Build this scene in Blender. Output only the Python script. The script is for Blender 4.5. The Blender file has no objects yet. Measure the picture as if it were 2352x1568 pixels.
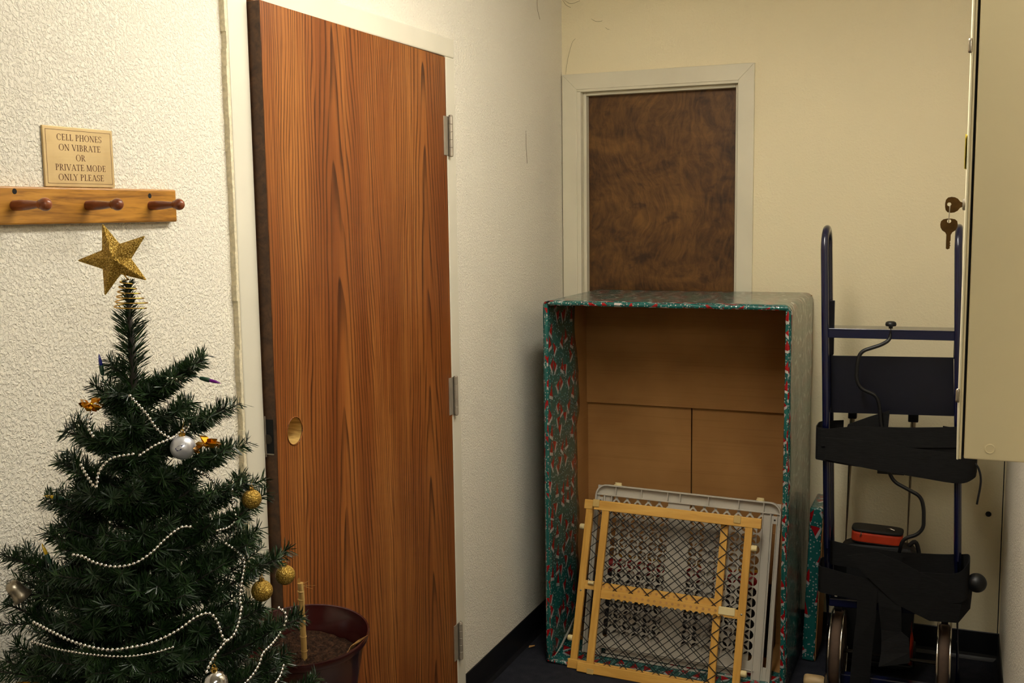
import bpy, math, random
import numpy as np
from mathutils import Vector, Matrix, Euler, Quaternion

random.seed(7)
PI = math.pi
SC = bpy.context.scene
COL = SC.collection

# ------------------------------------------------------------------ camera
cam_d = bpy.data.cameras.new('camera')
cam = bpy.data.objects.new('camera', cam_d); COL.objects.link(cam)
F_PX, YAW, PITCH, ROLL = 2475.16, 0.3945, 0.1195, -0.0134
cam_d.sensor_fit = 'HORIZONTAL'; cam_d.sensor_width = 36.0
cam_d.lens = 36.0 * F_PX / 2352.0
cam_d.clip_start = 0.02
fw = Vector((-math.sin(YAW) * math.cos(PITCH), math.cos(YAW) * math.cos(PITCH), -math.sin(PITCH)))
r0 = Vector((math.cos(YAW), math.sin(YAW), 0)); u0 = r0.cross(fw)
rr = r0 * math.cos(ROLL) + u0 * math.sin(ROLL); uu = -r0 * math.sin(ROLL) + u0 * math.cos(ROLL)
m = Matrix((rr, uu, -fw)).transposed().to_4x4(); m.translation = (1.4325, 0.0, 1.5806)
cam.matrix_world = m
SC.camera = cam

# ------------------------------------------------------------------ world, exposure
w = bpy.data.worlds.new('world'); SC.world = w; w.use_nodes = True
w.node_tree.nodes['Background'].inputs[0].default_value = (0.9, 0.85, 0.75, 1)
w.node_tree.nodes['Background'].inputs[1].default_value = 0.02
SC.view_settings.view_transform = 'Standard'
SC.view_settings.look = 'None'
SC.view_settings.gamma = 1.0
SC.view_settings.use_curve_mapping = False
SC.view_settings.exposure = 0.04
SC.cycles.max_bounces = 9; SC.cycles.diffuse_bounces = 6; SC.cycles.caustics_reflective = False; SC.cycles.caustics_refractive = False
LAMP_STRENGTH = 27.5            # ceiling tube fixture, built further down
LAMP_COLOR = (1.0, 0.955, 0.86)

# ------------------------------------------------------------------ helpers: materials
def lin(c):
    out = []
    for v in c[:3]:
        v = v / 255.0
        out.append(v / 12.92 if v <= 0.04045 else ((v + 0.055) / 1.055) ** 2.4)
    return (out[0], out[1], out[2], 1.0)

class NT:
    """small node-graph builder"""
    def __init__(s, name):
        s.m = bpy.data.materials.new(name); s.m.use_nodes = True
        s.t = s.m.node_tree; s.b = s.t.nodes['Principled BSDF']
    def n(s, typ, **kw):
        nd = s.t.nodes.new(typ)
        for k, v in kw.items(): setattr(nd, k, v)
        return nd
    def put(s, sock, v):
        if v is None: return
        if hasattr(v, 'is_output') or isinstance(v, bpy.types.NodeSocket): s.t.links.new(v, sock)
        else:
            try: sock.default_value = v
            except Exception: sock.default_value = (v, v, v)
    def math(s, op, a, b=None, c=None, clamp=False):
        nd = s.n('ShaderNodeMath', operation=op, use_clamp=clamp)
        s.put(nd.inputs[0], a); s.put(nd.inputs[1], b); s.put(nd.inputs[2], c)
        return nd.outputs[0]
    def coord(s, kind='Object'): return s.n('ShaderNodeTexCoord').outputs[kind]
    def mapping(s, v, scale=(1, 1, 1), loc=(0, 0, 0), rot=(0, 0, 0)):
        nd = s.n('ShaderNodeMapping'); s.put(nd.inputs['Vector'], v)
        nd.inputs['Scale'].default_value = scale; nd.inputs['Location'].default_value = loc; nd.inputs['Rotation'].default_value = rot
        return nd.outputs[0]
    def noise(s, v, scale=5, detail=2, rough=0.5, dist=0.0, col=False):
        nd = s.n('ShaderNodeTexNoise'); s.put(nd.inputs['Vector'], v)
        nd.inputs['Scale'].default_value = scale; nd.inputs['Detail'].default_value = detail
        nd.inputs['Roughness'].default_value = rough; nd.inputs['Distortion'].default_value = dist
        return nd.outputs['Color' if col else 0]
    def sep(s, v):
        nd = s.n('ShaderNodeSeparateXYZ'); s.put(nd.inputs[0], v); return nd.outputs
    def comb(s, x=0.0, y=0.0, z=0.0):
        nd = s.n('ShaderNodeCombineXYZ'); s.put(nd.inputs[0], x); s.put(nd.inputs[1], y); s.put(nd.inputs[2], z); return nd.outputs[0]
    def ramp(s, f, stops):
        nd = s.n('ShaderNodeValToRGB'); s.put(nd.inputs[0], f); cr = nd.color_ramp
        while len(cr.elements) < len(stops): cr.elements.new(0.5)
        for e, (p, c) in zip(cr.elements, stops): e.position = p; e.color = c
        return nd.outputs[0]
    def smooth(s, f, a, b, lo=0.0, hi=1.0):
        nd = s.n('ShaderNodeMapRange', interpolation_type='SMOOTHSTEP'); s.put(nd.inputs['Value'], f)
        nd.inputs['From Min'].default_value = a; nd.inputs['From Max'].default_value = b
        nd.inputs['To Min'].default_value = lo; nd.inputs['To Max'].default_value = hi
        return nd.outputs[0]
    def mix(s, f, a, b, mode='MIX'):
        nd = s.n('ShaderNodeMix', data_type='RGBA', blend_type=mode)
        s.put(nd.inputs[0], f); s.put(nd.inputs[6], a); s.put(nd.inputs[7], b); return nd.outputs[2]
    def bump(s, h, strength=0.3, dist=0.01):
        nd = s.n('ShaderNodeBump'); nd.inputs['Strength'].default_value = strength; nd.inputs['Distance'].default_value = dist
        s.put(nd.inputs['Height'], h); s.t.links.new(nd.outputs[0], s.b.inputs['Normal'])
    def base(s, c): s.put(s.b.inputs['Base Color'], c)
    def set(s, rough=0.5, metal=0.0, spec=None, coat=None, coat_rough=0.1, ior=None):
        s.put(s.b.inputs['Roughness'], rough); s.b.inputs['Metallic'].default_value = metal
        if spec is not None: s.b.inputs['Specular IOR Level'].default_value = spec
        if coat is not None: s.b.inputs['Coat Weight'].default_value = coat; s.b.inputs['Coat Roughness'].default_value = coat_rough
        return s.m

def plain(name, rgb, rough=0.5, metal=0.0, var=0.0, scale=30, spec=None, bump=0.0, bscale=200, coat=None):
    t = NT(name); c = lin(rgb); v = t.coord()
    if var > 0:
        f = t.noise(v, scale, 4)
        lo = tuple(max(0, x * (1 - var)) for x in c[:3]) + (1,); hi = tuple(min(1, x * (1 + var)) for x in c[:3]) + (1,)
        t.base(t.ramp(f, [(0.3, lo), (0.7, hi)]))
    else:
        f = t.noise(v, scale, 2)
        lo = tuple(x * 0.96 for x in c[:3]) + (1,)
        t.base(t.ramp(f, [(0.3, lo), (0.7, c)]))
    if bump > 0: t.bump(t.noise(v, bscale, 3), bump, 0.002)
    return t.set(rough, metal, spec, coat)

M = {}
# stucco walls
def stucco(name, rgb, strength, scale, dist):
    t = NT(name); v = t.coord()
    f = t.noise(v, 1.3, 3); c = lin(rgb)
    t.base(t.ramp(f, [(0.3, tuple(x * 0.96 for x in c[:3]) + (1,)), (0.75, c)]))
    n1 = t.noise(v, scale, 3, 0.55, 0.6); n2 = t.noise(v, scale * 0.45, 2)
    hgt = t.math('ADD', t.smooth(n1, 0.42, 0.68), t.math('MULTIPLY', n2, 0.5))
    t.bump(hgt, strength, dist)
    return t.set(0.62, spec=0.3)
M['wall_left'] = stucco('textured cream paint', (233, 226, 209), 0.6, 170, 0.0045)
M['wall_back'] = stucco('smooth cream paint', (231, 219, 184), 0.22, 120, 0.002)
M['wall_other'] = stucco('room paint', (236, 228, 204), 0.2, 120, 0.002)
M['ceiling'] = plain('ceiling paint', (225, 220, 205), 0.8)
t = NT('navy carpet'); v = t.coord()
f1 = t.noise(v, 420, 3, 0.7); f2 = t.noise(v, 25, 3)
t.base(t.ramp(t.math('ADD', t.math('MULTIPLY', f1, 0.75), t.math('MULTIPLY', f2, 0.25)), [(0.35, lin((26, 27, 32))), (0.62, lin((54, 55, 63))), (0.75, lin((88, 88, 92)))]))
t.bump(f1, 0.8, 0.006); M['carpet'] = t.set(0.95, spec=0.1)
M['rubber_base'] = plain('black cove base', (16, 16, 20), 0.42, var=0.15)
M['trim_white'] = plain('trim paint', (210, 203, 180), 0.38, var=0.05, scale=6, bump=0.05, bscale=60)
M['frame_paint'] = plain('steel frame paint', (208, 202, 184), 0.4, var=0.04, scale=5)
M['caulk'] = plain('caulk', (206, 195, 166), 0.8, var=0.2, scale=120, bump=0.6, bscale=150)

# veneered ash door with cathedral grain
def door_wood():
    t = NT('ash veneer'); v = t.coord(); o = t.sep(v)
    warp = t.noise(t.mapping(v, (1, 5, 0.9)), 2.2, 2)
    y, z = o[1], o[2]
    yw = t.math('ADD', y, t.math('MULTIPLY', t.math('SUBTRACT', warp, 0.5), 0.05))
    u1 = t.math('ABSOLUTE', t.math('ADD', yw, 0.655)); u2 = t.math('ABSOLUTE', t.math('ADD', yw, 0.155))
    u = t.math('MINIMUM', u1, u2)
    u = t.math('SQRT', t.math('ADD', t.math('MULTIPLY', u, u), 0.00025))
    far = t.math('MULTIPLY', t.math('POWER', u, 1.35), 120.0)
    r = t.math('ADD', far, t.math('MULTIPLY', z, 3.4))
    r = t.math('ADD', r, t.math('MULTIPLY', t.noise(t.mapping(v, (1, 3, 0.5)), 3.0, 2), 1.5))
    fr = t.math('FRACT', r)
    line = t.math('MULTIPLY', t.smooth(fr, 0.45, 0.93), t.smooth(fr, 1.0, 0.95))
    mod = t.noise(t.mapping(v, (1, 14, 0.7)), 3.0, 3)
    line = t.math('MULTIPLY', line, t.smooth(mod, 0.28, 0.62, 0.25, 1.0))
    fine = t.noise(t.mapping(v, (1, 330, 6)), 1.0, 3, 0.7)
    fine2 = t.noise(t.mapping(v, (1, 90, 1.2)), 1.0, 2, 0.6)
    broad = t.noise(t.mapping(v, (1, 7, 0.8)), 1.1, 3)
    col = t.ramp(broad, [(0.3, lin((114, 60, 26))), (0.5, lin((138, 80, 36))), (0.72, lin((164, 104, 50)))])
    col = t.mix(t.smooth(fine2, 0.42, 0.66, 0.0, 0.55), col, lin((112, 58, 24)))
    col = t.mix(t.smooth(fine, 0.5, 0.72, 0.0, 0.6), col, lin((90, 46, 20)))
    col = t.mix(t.math('MULTIPLY', line, 0.95), col, lin((58, 27, 12)))
    t.base(col)
    t.bump(fine, 0.06, 0.001)
    return t.set(0.36, spec=0.4)
M['door_wood'] = door_wood()
t = NT('dark stained birch'); v = t.coord()
sw = t.noise(v, 2.2, 3, col=True)
vm = t.n('ShaderNodeVectorMath', operation='MULTIPLY_ADD'); t.put(vm.inputs[0], sw); vm.inputs[1].default_value = (0.35, 0.0, 0.35); t.put(vm.inputs[2], v)
streak = t.noise(t.mapping(vm.outputs[0], (26, 1, 9)), 2.4, 5, 0.65, 0.4)
blot = t.noise(t.mapping(v, (1.3, 1, 2.0)), 4.0, 4, 0.6, 0.8)
c = t.ramp(t.math('ADD', t.math('MULTIPLY', streak, 0.45), t.math('MULTIPLY', blot, 0.55)), [(0.36, lin((52, 31, 13))), (0.5, lin((86, 56, 24))), (0.64, lin((116, 80, 37)))])
spot = t.noise(t.mapping(v, (1, 1, 2.2), (3.1, 0, 1.7)), 9.0, 3, 0.5, 0.3)
c = t.mix(t.smooth(spot, 0.6, 0.72, 0, 0.6), c, lin((42, 22, 11)))
t.base(c); M['door_dark'] = t.set(0.42, spec=0.4)
# golden oak
def wood(name, a, b, c3, axis=1, freq=1.0, rough=0.4):
    t = NT(name); v = t.coord()
    sc = [60 * freq] * 3; sc[axis] = 5 * freq
    f = t.noise(t.mapping(v, tuple(sc)), 1.0, 4, 0.6, 0.8)
    sc2 = [260 * freq] * 3; sc2[axis] = 18 * freq
    g = t.noise(t.mapping(v, tuple(sc2)), 1.0, 2, 0.6)
    col = t.ramp(f, [(0.3, lin(a)), (0.52, lin(b)), (0.72, lin(c3))])
    col = t.mix(t.smooth(g, 0.56, 0.7, 0, 0.5), col, lin(a))
    t.base(col); t.bump(g, 0.08, 0.001)
    return t.set(rough, spec=0.4)
M['oak'] = wood('golden oak', (112, 70, 20), (172, 118, 40), (192, 138, 56), 1)
M['peg'] = wood('brown peg wood', (96, 48, 26), (134, 74, 44), (162, 98, 62), 0, 1, 0.28)
M['gate_wood_x'] = wood('gate beech', (186, 138, 60), (206, 158, 76), (216, 172, 92), 0, 0.5, 0.45)
M['gate_wood_z'] = wood('gate beech upright', (182, 134, 56), (202, 153, 70), (214, 168, 88), 2, 0.5, 0.45)
M['cane'] = wood('dry cane', (132, 100, 50), (176, 140, 78), (196, 164, 104), 2, 1.5, 0.6)
M['pale_wood'] = wood('pale wood', (150, 122, 80), (190, 160, 112), (204, 176, 130), 0, 0.6, 0.5)
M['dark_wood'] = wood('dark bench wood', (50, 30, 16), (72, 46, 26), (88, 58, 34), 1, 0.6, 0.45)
M['bore'] = wood('raw door core', (150, 116, 58), (196, 160, 90), (214, 180, 110), 0, 2.0, 0.8)
M['brass'] = None
t = NT('brushed brass plate'); v = t.coord()
f = t.noise(t.mapping(v, (1, 8, 260)), 1.0, 3, 0.6)
g = t.noise(v, 18, 3)
t.base(t.mix(t.smooth(g, 0.4, 0.7, 0, 0.35), lin((206, 180, 132)), lin((178, 150, 106))))
t.put(t.b.inputs['Roughness'], t.smooth(f, 0.3, 0.7, 0.34, 0.5)); t.b.inputs['Metallic'].default_value = 0.55
M['brass'] = t.m
M['engrave'] = plain('engraved brown', (92, 56, 28), 0.7)
M['key_brass'] = plain('key brass', (92, 66, 30), 0.42, 0.7, var=0.2, scale=60)
M['steel'] = plain('hinge steel', (160, 150, 134), 0.45, 0.5, var=0.1)
M['steel_dark'] = plain('dark steel', (60, 55, 48), 0.45, 0.8, var=0.2)
M['chrome'] = plain('chrome tube', (205, 198, 185), 0.18, 1.0)
M['chrome_old'] = plain('worn steel', (176, 164, 144), 0.32, 0.9, var=0.15)
M['black'] = plain('black void', (6, 5, 5), 0.9)
M['cabinet'] = plain('beige cabinet enamel', (220, 204, 160), 0.42, var=0.03, scale=4)
M['cabinet_edge'] = plain('cream door edge', (226, 216, 182), 0.4, var=0.03)
M['sticky'] = plain('yellow sticky paper', (230, 214, 90), 0.8)
M['cardboard'] = None
t = NT('brown cardboard'); v = t.coord(); o = t.sep(v)
f = t.noise(t.mapping(v, (2, 2, 150)), 1.0, 2)
g = t.noise(v, 5, 3)
c = t.ramp(g, [(0.3, lin((150, 108, 60))), (0.7, lin((168, 124, 72)))])
c = t.mix(t.smooth(f, 0.5, 0.75, 0, 0.18), c, lin((116, 80, 42)))
t.base(c); t.bump(f, 0.12, 0.002); M['cardboard'] = t.set(0.75, spec=0.2)
# gift wrap printed with santa hats, snow dots on teal (UV in metres)
def giftwrap():
    t = NT('santa hat gift wrap'); uv = t.coord('UV')
    def hats(scale, off, rnd):
        vo = t.n('ShaderNodeTexVoronoi', voronoi_dimensions='2D')
        mp = t.mapping(uv, (scale, scale * 0.72, 1), (off, off * 1.7, 0)); t.put(vo.inputs['Vector'], mp)
        vo.inputs['Scale'].default_value = 1.0; vo.inputs['Randomness'].default_value = rnd
        sub = t.n('ShaderNodeVectorMath', operation='SUBTRACT'); t.put(sub.inputs[0], mp); t.put(sub.inputs[1], vo.outputs['Position'])
        cs = t.n('ShaderNodeSeparateColor'); t.put(cs.inputs[0], vo.outputs['Color'])
        rot = t.n('ShaderNodeVectorRotate', rotation_type='Z_AXIS'); t.put(rot.inputs['Vector'], sub.outputs[0])
        t.put(rot.inputs['Angle'], t.math('MULTIPLY', t.math('SUBTRACT', cs.outputs[0], 0.5), 2.2))
        p = t.sep(rot.outputs[0]); x, y = p[0], p[1]
        half = t.math('MULTIPLY', t.math('SUBTRACT', 0.46, y), 0.42)
        tri = t.math('LESS_THAN', t.math('ABSOLUTE', t.math('ADD', x, t.math('MULTIPLY', t.math('MULTIPLY', y, y), 0.35))), half)
        red = t.math('MULTIPLY', tri, t.math('MULTIPLY', t.math('GREATER_THAN', y, -0.16), t.math('LESS_THAN', y, 0.46)))
        brim = t.math('MULTIPLY', t.math('LESS_THAN', t.math('ABSOLUTE', x), 0.31), t.math('LESS_THAN', t.math('ABSOLUTE', t.math('ADD', y, 0.23)), 0.075))
        return red, brim
    r1, b1 = hats(19, 0.0, 0.75)
    vo = t.n('ShaderNodeTexVoronoi', voronoi_dimensions='2D'); t.put(vo.inputs['Vector'], uv); vo.inputs['Scale'].default_value = 95; vo.inputs['Randomness'].default_value = 1
    cs = t.n('ShaderNodeSeparateColor'); t.put(cs.inputs[0], vo.outputs['Color'])
    dot = t.math('MULTIPLY', t.math('LESS_THAN', vo.outputs['Distance'], 0.24), t.math('GREATER_THAN', cs.outputs[0], 0.6))
    n = t.noise(uv, 12, 2)
    bg = t.ramp(n, [(0.3, lin((17, 76, 72))), (0.7, lin((27, 94, 88)))])
    c = t.mix(dot, bg, lin((190, 200, 195)))
    c = t.mix(r1, c, lin((142, 13, 18))); c = t.mix(b1, c, lin((205, 204, 200)))
    foil = t.math('MULTIPLY', t.math('MAXIMUM', b1, dot), 0.5)
    t.base(c)
    wr = t.noise(t.mapping(uv, (9, 3, 1)), 3.0, 3, 0.6, 0.5)
    t.bump(wr, 0.35, 0.01)
    mm = t.set(0.24, spec=0.55, coat=0.35, coat_rough=0.18); t.put(t.b.inputs['Metallic'], foil); return mm
M['wrap'] = giftwrap()
M['tape'] = plain('clear tape', (214, 210, 196), 0.3)
M['plastic_grey'] = plain('grey gate plastic', (178, 172, 158), 0.42, var=0.04, scale=8)
M['cream_rubber'] = plain('cream rubber', (214, 196, 144), 0.55)
M['clip_tan'] = plain('tan clip', (186, 156, 92), 0.5)
M['net'] = plain('black plastic net', (14, 13, 14), 0.45)
M['navy'] = plain('navy enamel', (10, 15, 48), 0.22, var=0.15, scale=40, coat=0.5)
M['navy_sheet'] = plain('navy sheet metal', (6, 8, 24), 0.4, var=0.15, scale=10)
M['black_plastic'] = plain('black plastic', (11, 11, 12), 0.45)
t = NT('black webbing'); v = t.coord()
f = t.noise(t.mapping(v, (40, 40, 600)), 1.0, 2)
t.base(t.ramp(f, [(0.3, lin((14, 14, 14))), (0.7, lin((26, 26, 26)))])); t.bump(f, 0.25, 0.001); M['webbing'] = t.set(0.8, spec=0.2)
M['tyre'] = plain('worn tyre tread', (74, 56, 42), 0.8, var=0.25, scale=25)
M['orange'] = plain('orange nylon', (206, 62, 26), 0.6, var=0.12, scale=20, bump=0.3, bscale=60)
M['bag_black'] = plain('black nylon', (17, 17, 18), 0.6, var=0.2, scale=20)
M['pot'] = plain('burgundy pot plastic', (52, 15, 14), 0.24, var=0.15, scale=12, coat=0.3)
t = NT('potting soil'); v = t.coord(); f = t.noise(v, 110, 4, 0.7)
t.base(t.ramp(f, [(0.35, lin((30, 20, 14))), (0.55, lin((58, 38, 26))), (0.75, lin((96, 68, 46)))])); t.bump(f, 1.0, 0.01); M['soil'] = t.set(0.95, spec=0.1)
M['dry_leaf'] = plain('dry leaf', (176, 130, 72), 0.7, var=0.25, scale=40)
M['needle'] = None
t = NT('pvc needles'); v = t.coord(); f = t.noise(v, 45, 3)
t.base(t.ramp(f, [(0.32, lin((17, 34, 14))), (0.55, lin((30, 54, 22))), (0.75, lin((54, 82, 36)))])); M['needle'] = t.set(0.42, spec=0.45)
M['bark'] = plain('tree stem', (40, 34, 24), 0.8, var=0.3)
M['glitter'] = None
t = NT('gold glitter'); v = t.coord()
f = t.noise(v, 520, 2, 0.6)
t.base(t.ramp(f, [(0.35, lin((120, 92, 30))), (0.55, lin((186, 148, 62))), (0.72, lin((240, 214, 130)))])); t.bump(f, 0.9, 0.003)
t.put(t.b.inputs['Roughness'], t.smooth(f, 0.3, 0.7, 0.5, 0.28)); t.b.inputs['Metallic'].default_value = 0.8; M['glitter'] = t.m
M['gold_wire'] = plain('gold wire', (206, 168, 84), 0.25, 1.0)
M['foil'] = plain('gold foil', (214, 150, 30), 0.25, 0.9, var=0.2, scale=80)
M['silver'] = plain('silver bauble', (214, 212, 214), 0.1, 1.0)
M['satin_silver'] = plain('satin silver bauble', (222, 222, 228), 0.34, 0.6)
M['bead'] = plain('silver bead', (222, 216, 210), 0.16, 1.0)
M['bulb_blue'] = plain('blue bulb', (24, 34, 140), 0.15, coat=0.5)
M['bulb_purple'] = plain('purple bulb', (110, 20, 130), 0.15, coat=0.5)
M['bulb_yellow'] = plain('yellow bulb', (220, 180, 40), 0.15, coat=0.5)
M['bulb_red'] = plain('dark red bulb', (90, 14, 20), 0.15, coat=0.5)
M['socket'] = plain('green socket', (20, 62, 40), 0.45)
M['paint_blue'] = plain('blue paint', (24, 40, 100), 0.4)
M['red_paper'] = plain('red gift paper', (176, 24, 26), 0.35, var=0.15, scale=20)
M['yellow_paper'] = plain('yellow gift paper', (206, 160, 40), 0.4, var=0.15, scale=20)
M['charcoal_box'] = plain('charcoal carton', (44, 42, 42), 0.7, var=0.15)
M['thread'] = plain('dusty thread', (120, 104, 72), 0.9)
M['lamp_body'] = plain('white lamp enamel', (230, 228, 220), 0.4)
t = NT('lit diffuser'); t.base(lin((250, 245, 230)))
t.b.inputs['Emission Color'].default_value = LAMP_COLOR + (1,); t.b.inputs['Emission Strength'].default_value = LAMP_STRENGTH
M['lamp_glow'] = t.m

# ------------------------------------------------------------------ helpers: geometry
WM = {}
def basis(d):
    d = Vector(d).normalized()
    a = Vector((0, 0, 1)) if abs(d.z) < 0.9 else Vector((1, 0, 0))
    x = d.cross(a).normalized(); return x, x.cross(d).normalized(), d

class MB:
    def __init__(s): s.v = []; s.f = []; s.uv = None; s.mi = None
    def add(s, vs, fs):
        o = len(s.v); s.v.extend([tuple(p) for p in vs]); s.f.extend([tuple(i + o for i in f) for f in fs]); return s
    def box(s, x0, x1, y0, y1, z0, z1, mat=None):
        vs = [Vector(p) for p in ((x0, y0, z0), (x1, y0, z0), (x1, y1, z0), (x0, y1, z0), (x0, y0, z1), (x1, y0, z1), (x1, y1, z1), (x0, y1, z1))]
        if mat is not None: vs = [mat @ p for p in vs]
        return s.add(vs, [(0, 3, 2, 1), (4, 5, 6, 7), (0, 1, 5, 4), (1, 2, 6, 5), (2, 3, 7, 6), (3, 0, 4, 7)])
    def bar(s, a, b, wdt, thk, up=(0, 0, 1)):
        a = Vector(a); b = Vector(b); d = (b - a).normalized(); u = Vector(up); x = d.cross(u).normalized(); u = x.cross(d).normalized()
        vs = []
        for p in (a, b):
            for i, j in ((-1, -1), (1, -1), (1, 1), (-1, 1)): vs.append(p + x * (i * wdt / 2) + u * (j * thk / 2))
        return s.add(vs, [(3, 2, 1, 0), (4, 5, 6, 7), (0, 1, 5, 4), (1, 2, 6, 5), (2, 3, 7, 6), (3, 0, 4, 7)])
    def tube(s, pts, r, n=10, caps=True, closed=False):
        pts = [Vector(p) for p in pts]; k = len(pts); rs = r if isinstance(r, (list, tuple)) else [r] * k
        prev = None; vs = []
        for i, p in enumerate(pts):
            if closed: d = pts[(i + 1) % k] - pts[i - 1]
            else: d = pts[min(i + 1, k - 1)] - pts[max(i - 1, 0)]
            d.normalize()
            if prev is None: x, y, _ = basis(d)
            else:
                x = prev - d * prev.dot(d); x.normalize(); y = d.cross(x)
            prev = x
            for j in range(n):
                a = 2 * PI * j / n; vs.append(p + x * (math.cos(a) * rs[i]) + y * (math.sin(a) * rs[i]))
        fs = []
        for i in range(k if closed else k - 1):
            i2 = (i + 1) % k
            for j in range(n): fs.append((i * n + j, i * n + (j + 1) % n, i2 * n + (j + 1) % n, i2 * n + j))
        if caps and not closed: fs.append(tuple(range(n))[::-1]); fs.append(tuple((k - 1) * n + j for j in range(n)))
        return s.add(vs, fs)
    def cyl(s, a, b, r, n=16): return s.tube([a, b], r, n)
    def lathe(s, prof, origin=(0, 0, 0), axis=(0, 0, 1), n=24):
        x, y, d = basis(axis); o = Vector(origin); vs = []; k = len(prof)
        for (r, h) in prof:
            for j in range(n):
                a = 2 * PI * j / n; vs.append(o + d * h + x * (r * math.cos(a)) + y * (r * math.sin(a)))
        fs = [(i * n + j, i * n + (j + 1) % n, (i + 1) * n + (j + 1) % n, (i + 1) * n + j) for i in range(k - 1) for j in range(n)]
        if prof[0][0] > 1e-6: fs.append(tuple(range(n))[::-1])
        if prof[-1][0] > 1e-6: fs.append(tuple((k - 1) * n + j for j in range(n)))
        return s.add(vs, fs)
    def ball(s, c, r, nu=20, nv=12, axis=(0, 0, 1), sq=1.0):
        return s.lathe([(max(1e-5, r * math.sin(PI * i / nv)), -r * sq * math.cos(PI * i / nv)) for i in range(nv + 1)], c, axis, nu)
    def ribbon(s, rows, thk):
        """rows: (centre, half-width vector); solid band of given thickness"""
        vs = []; k = len(rows)
        for i, (c, hw) in enumerate(rows):
            c = Vector(c); hw = Vector(hw)
            d = (Vector(rows[min(i + 1, k - 1)][0]) - Vector(rows[max(i - 1, 0)][0])).normalized()
            nn = d.cross(hw).normalized() * (thk / 2)
            vs += [c - hw - nn, c + hw - nn, c + hw + nn, c - hw + nn]
        fs = []
        for i in range(k - 1):
            a = i * 4; b = a + 4
            for j in range(4): fs.append((a + j, b + j, b + (j + 1) % 4, a + (j + 1) % 4))
        fs.append((0, 1, 2, 3)); e = (k - 1) * 4; fs.append((e + 3, e + 2, e + 1, e))
        return s.add(vs, fs)
    def prism(s, poly, fn0, fn1):
        """extrude a 2D polygon between two placing functions"""
        n = len(poly); vs = [fn0(*p) for p in poly] + [fn1(*p) for p in poly]
        fs = [tuple(range(n))[::-1], tuple(range(n, 2 * n))] + [(i, (i + 1) % n, n + (i + 1) % n, n + i) for i in range(n)]
        return s.add(vs, fs)
    def build(s, name, mat, parent=None, smooth=False, bevel=0.0, seg=2, world=False, autosmooth=None):
        me = bpy.data.meshes.new(name)
        vs = s.v
        if world and parent is not None:
            inv = WM[parent].inverted(); vs = [tuple(inv @ Vector(p)) for p in vs]
        me.from_pydata([tuple(p) for p in vs], [], s.f); me.update()
        if smooth:
            me.polygons.foreach_set('use_smooth', [True] * len(me.polygons))
        o = bpy.data.objects.new(name, me); COL.objects.link(o)
        if isinstance(mat, list):
            for q in mat: me.materials.append(q)
        else: me.materials.append(mat)
        if parent is not None: o.parent = parent; WM[o] = WM[parent].copy()
        else: WM[o] = Matrix.Identity(4)
        if bevel > 0:
            b = o.modifiers.new('bevel', 'BEVEL'); b.width = bevel; b.segments = seg; b.limit_method = 'ANGLE'; b.angle_limit = 0.6
        if smooth and autosmooth:
            fix_normals(me, autosmooth)
        return o

def fix_normals(me, ang):
    import bmesh
    bm = bmesh.new(); bm.from_mesh(me)
    for e in bm.edges:
        if len(e.link_faces) == 2 and e.calc_face_angle(0) > ang: e.smooth = False
    bm.to_mesh(me); bm.free()

def tag(o, label, cat, group=None):
    o['label'] = label; o['category'] = cat
    if group: o['group'] = group
    return o
def thing(name, label, cat, loc=(0, 0, 0), rot=None, group=None):
    o = bpy.data.objects.new(name, None); COL.objects.link(o); o.empty_display_size = 0.05
    mt = Matrix.Translation(loc)
    if rot is not None:
        if isinstance(rot, Matrix): mt = mt @ rot.to_4x4()
        else: mt = mt @ Euler(rot).to_matrix().to_4x4()
    o.matrix_world = mt; WM[o] = mt
    return tag(o, label, cat, group)
def struct(o, label=None, cat=None):
    o['kind'] = 'structure'
    if label: o['label'] = label
    if cat: o['category'] = cat
    return o
def at_loc(o, loc, rotz=0.0):
    mt = Matrix.Translation(loc) @ Matrix.Rotation(rotz, 4, 'Z'); o.matrix_world = mt; WM[o] = mt; return o
def smooth_path(pts, n=6):
    """Catmull-Rom resample"""
    P = [Vector(p) for p in pts]; P = [P[0] * 2 - P[1]] + P + [P[-1] * 2 - P[-2]]; out = []
    for i in range(1, len(P) - 2):
        for j in range(n):
            t = j / n; a, b, c, d = P[i - 1], P[i], P[i + 1], P[i + 2]
            out.append(0.5 * ((2 * b) + (c - a) * t + (2 * a - 5 * b + 4 * c - d) * t * t + (3 * b - a - 3 * c + d) * t ** 3))
    out.append(P[-2]); return out

# ================================================================== THE ROOM
YB, XR, CEIL = 3.975, 1.602, 2.44
struct(MB().box(-0.6, 4.7, -3.2, 4.6, -0.1, 0).build('floor', M['carpet']), 'dark navy carpet on the floor', 'floor')
struct(MB().box(-0.6, 4.7, -3.2, 4.6, CEIL, CEIL + 0.1).build('ceiling', M['ceiling']), 'white painted ceiling', 'ceiling')
OY0, OY1, OZ = 1.905, 2.98, 2.088           # rough opening behind the steel frame
b = MB()
b.box(-0.12, 0, -3.1, OY0, 0, CEIL); b.box(-0.12, 0, OY1, YB, 0, CEIL); b.box(-0.12, 0, OY0, OY1, OZ, CEIL)
b.box(-0.5, -0.42, OY0 - 0.2, OY1 + 0.2, 0, CEIL)
struct(b.build('wall_left', M['wall_left']), 'cream wall with heavy stucco texture beside the brown door', 'wall')
b = MB(); DX0, DX1, DZ = 0.060, 0.692, 2.048
b.box(-0.12, DX0, YB, YB + 0.14, 0, CEIL); b.box(DX1, XR + 0.12, YB, YB + 0.14, 0, CEIL); b.box(DX0, DX1, YB, YB + 0.14, DZ, CEIL)
b.box(-0.1, 0.9, YB + 0.3, YB + 0.36, 0, CEIL)
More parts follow.
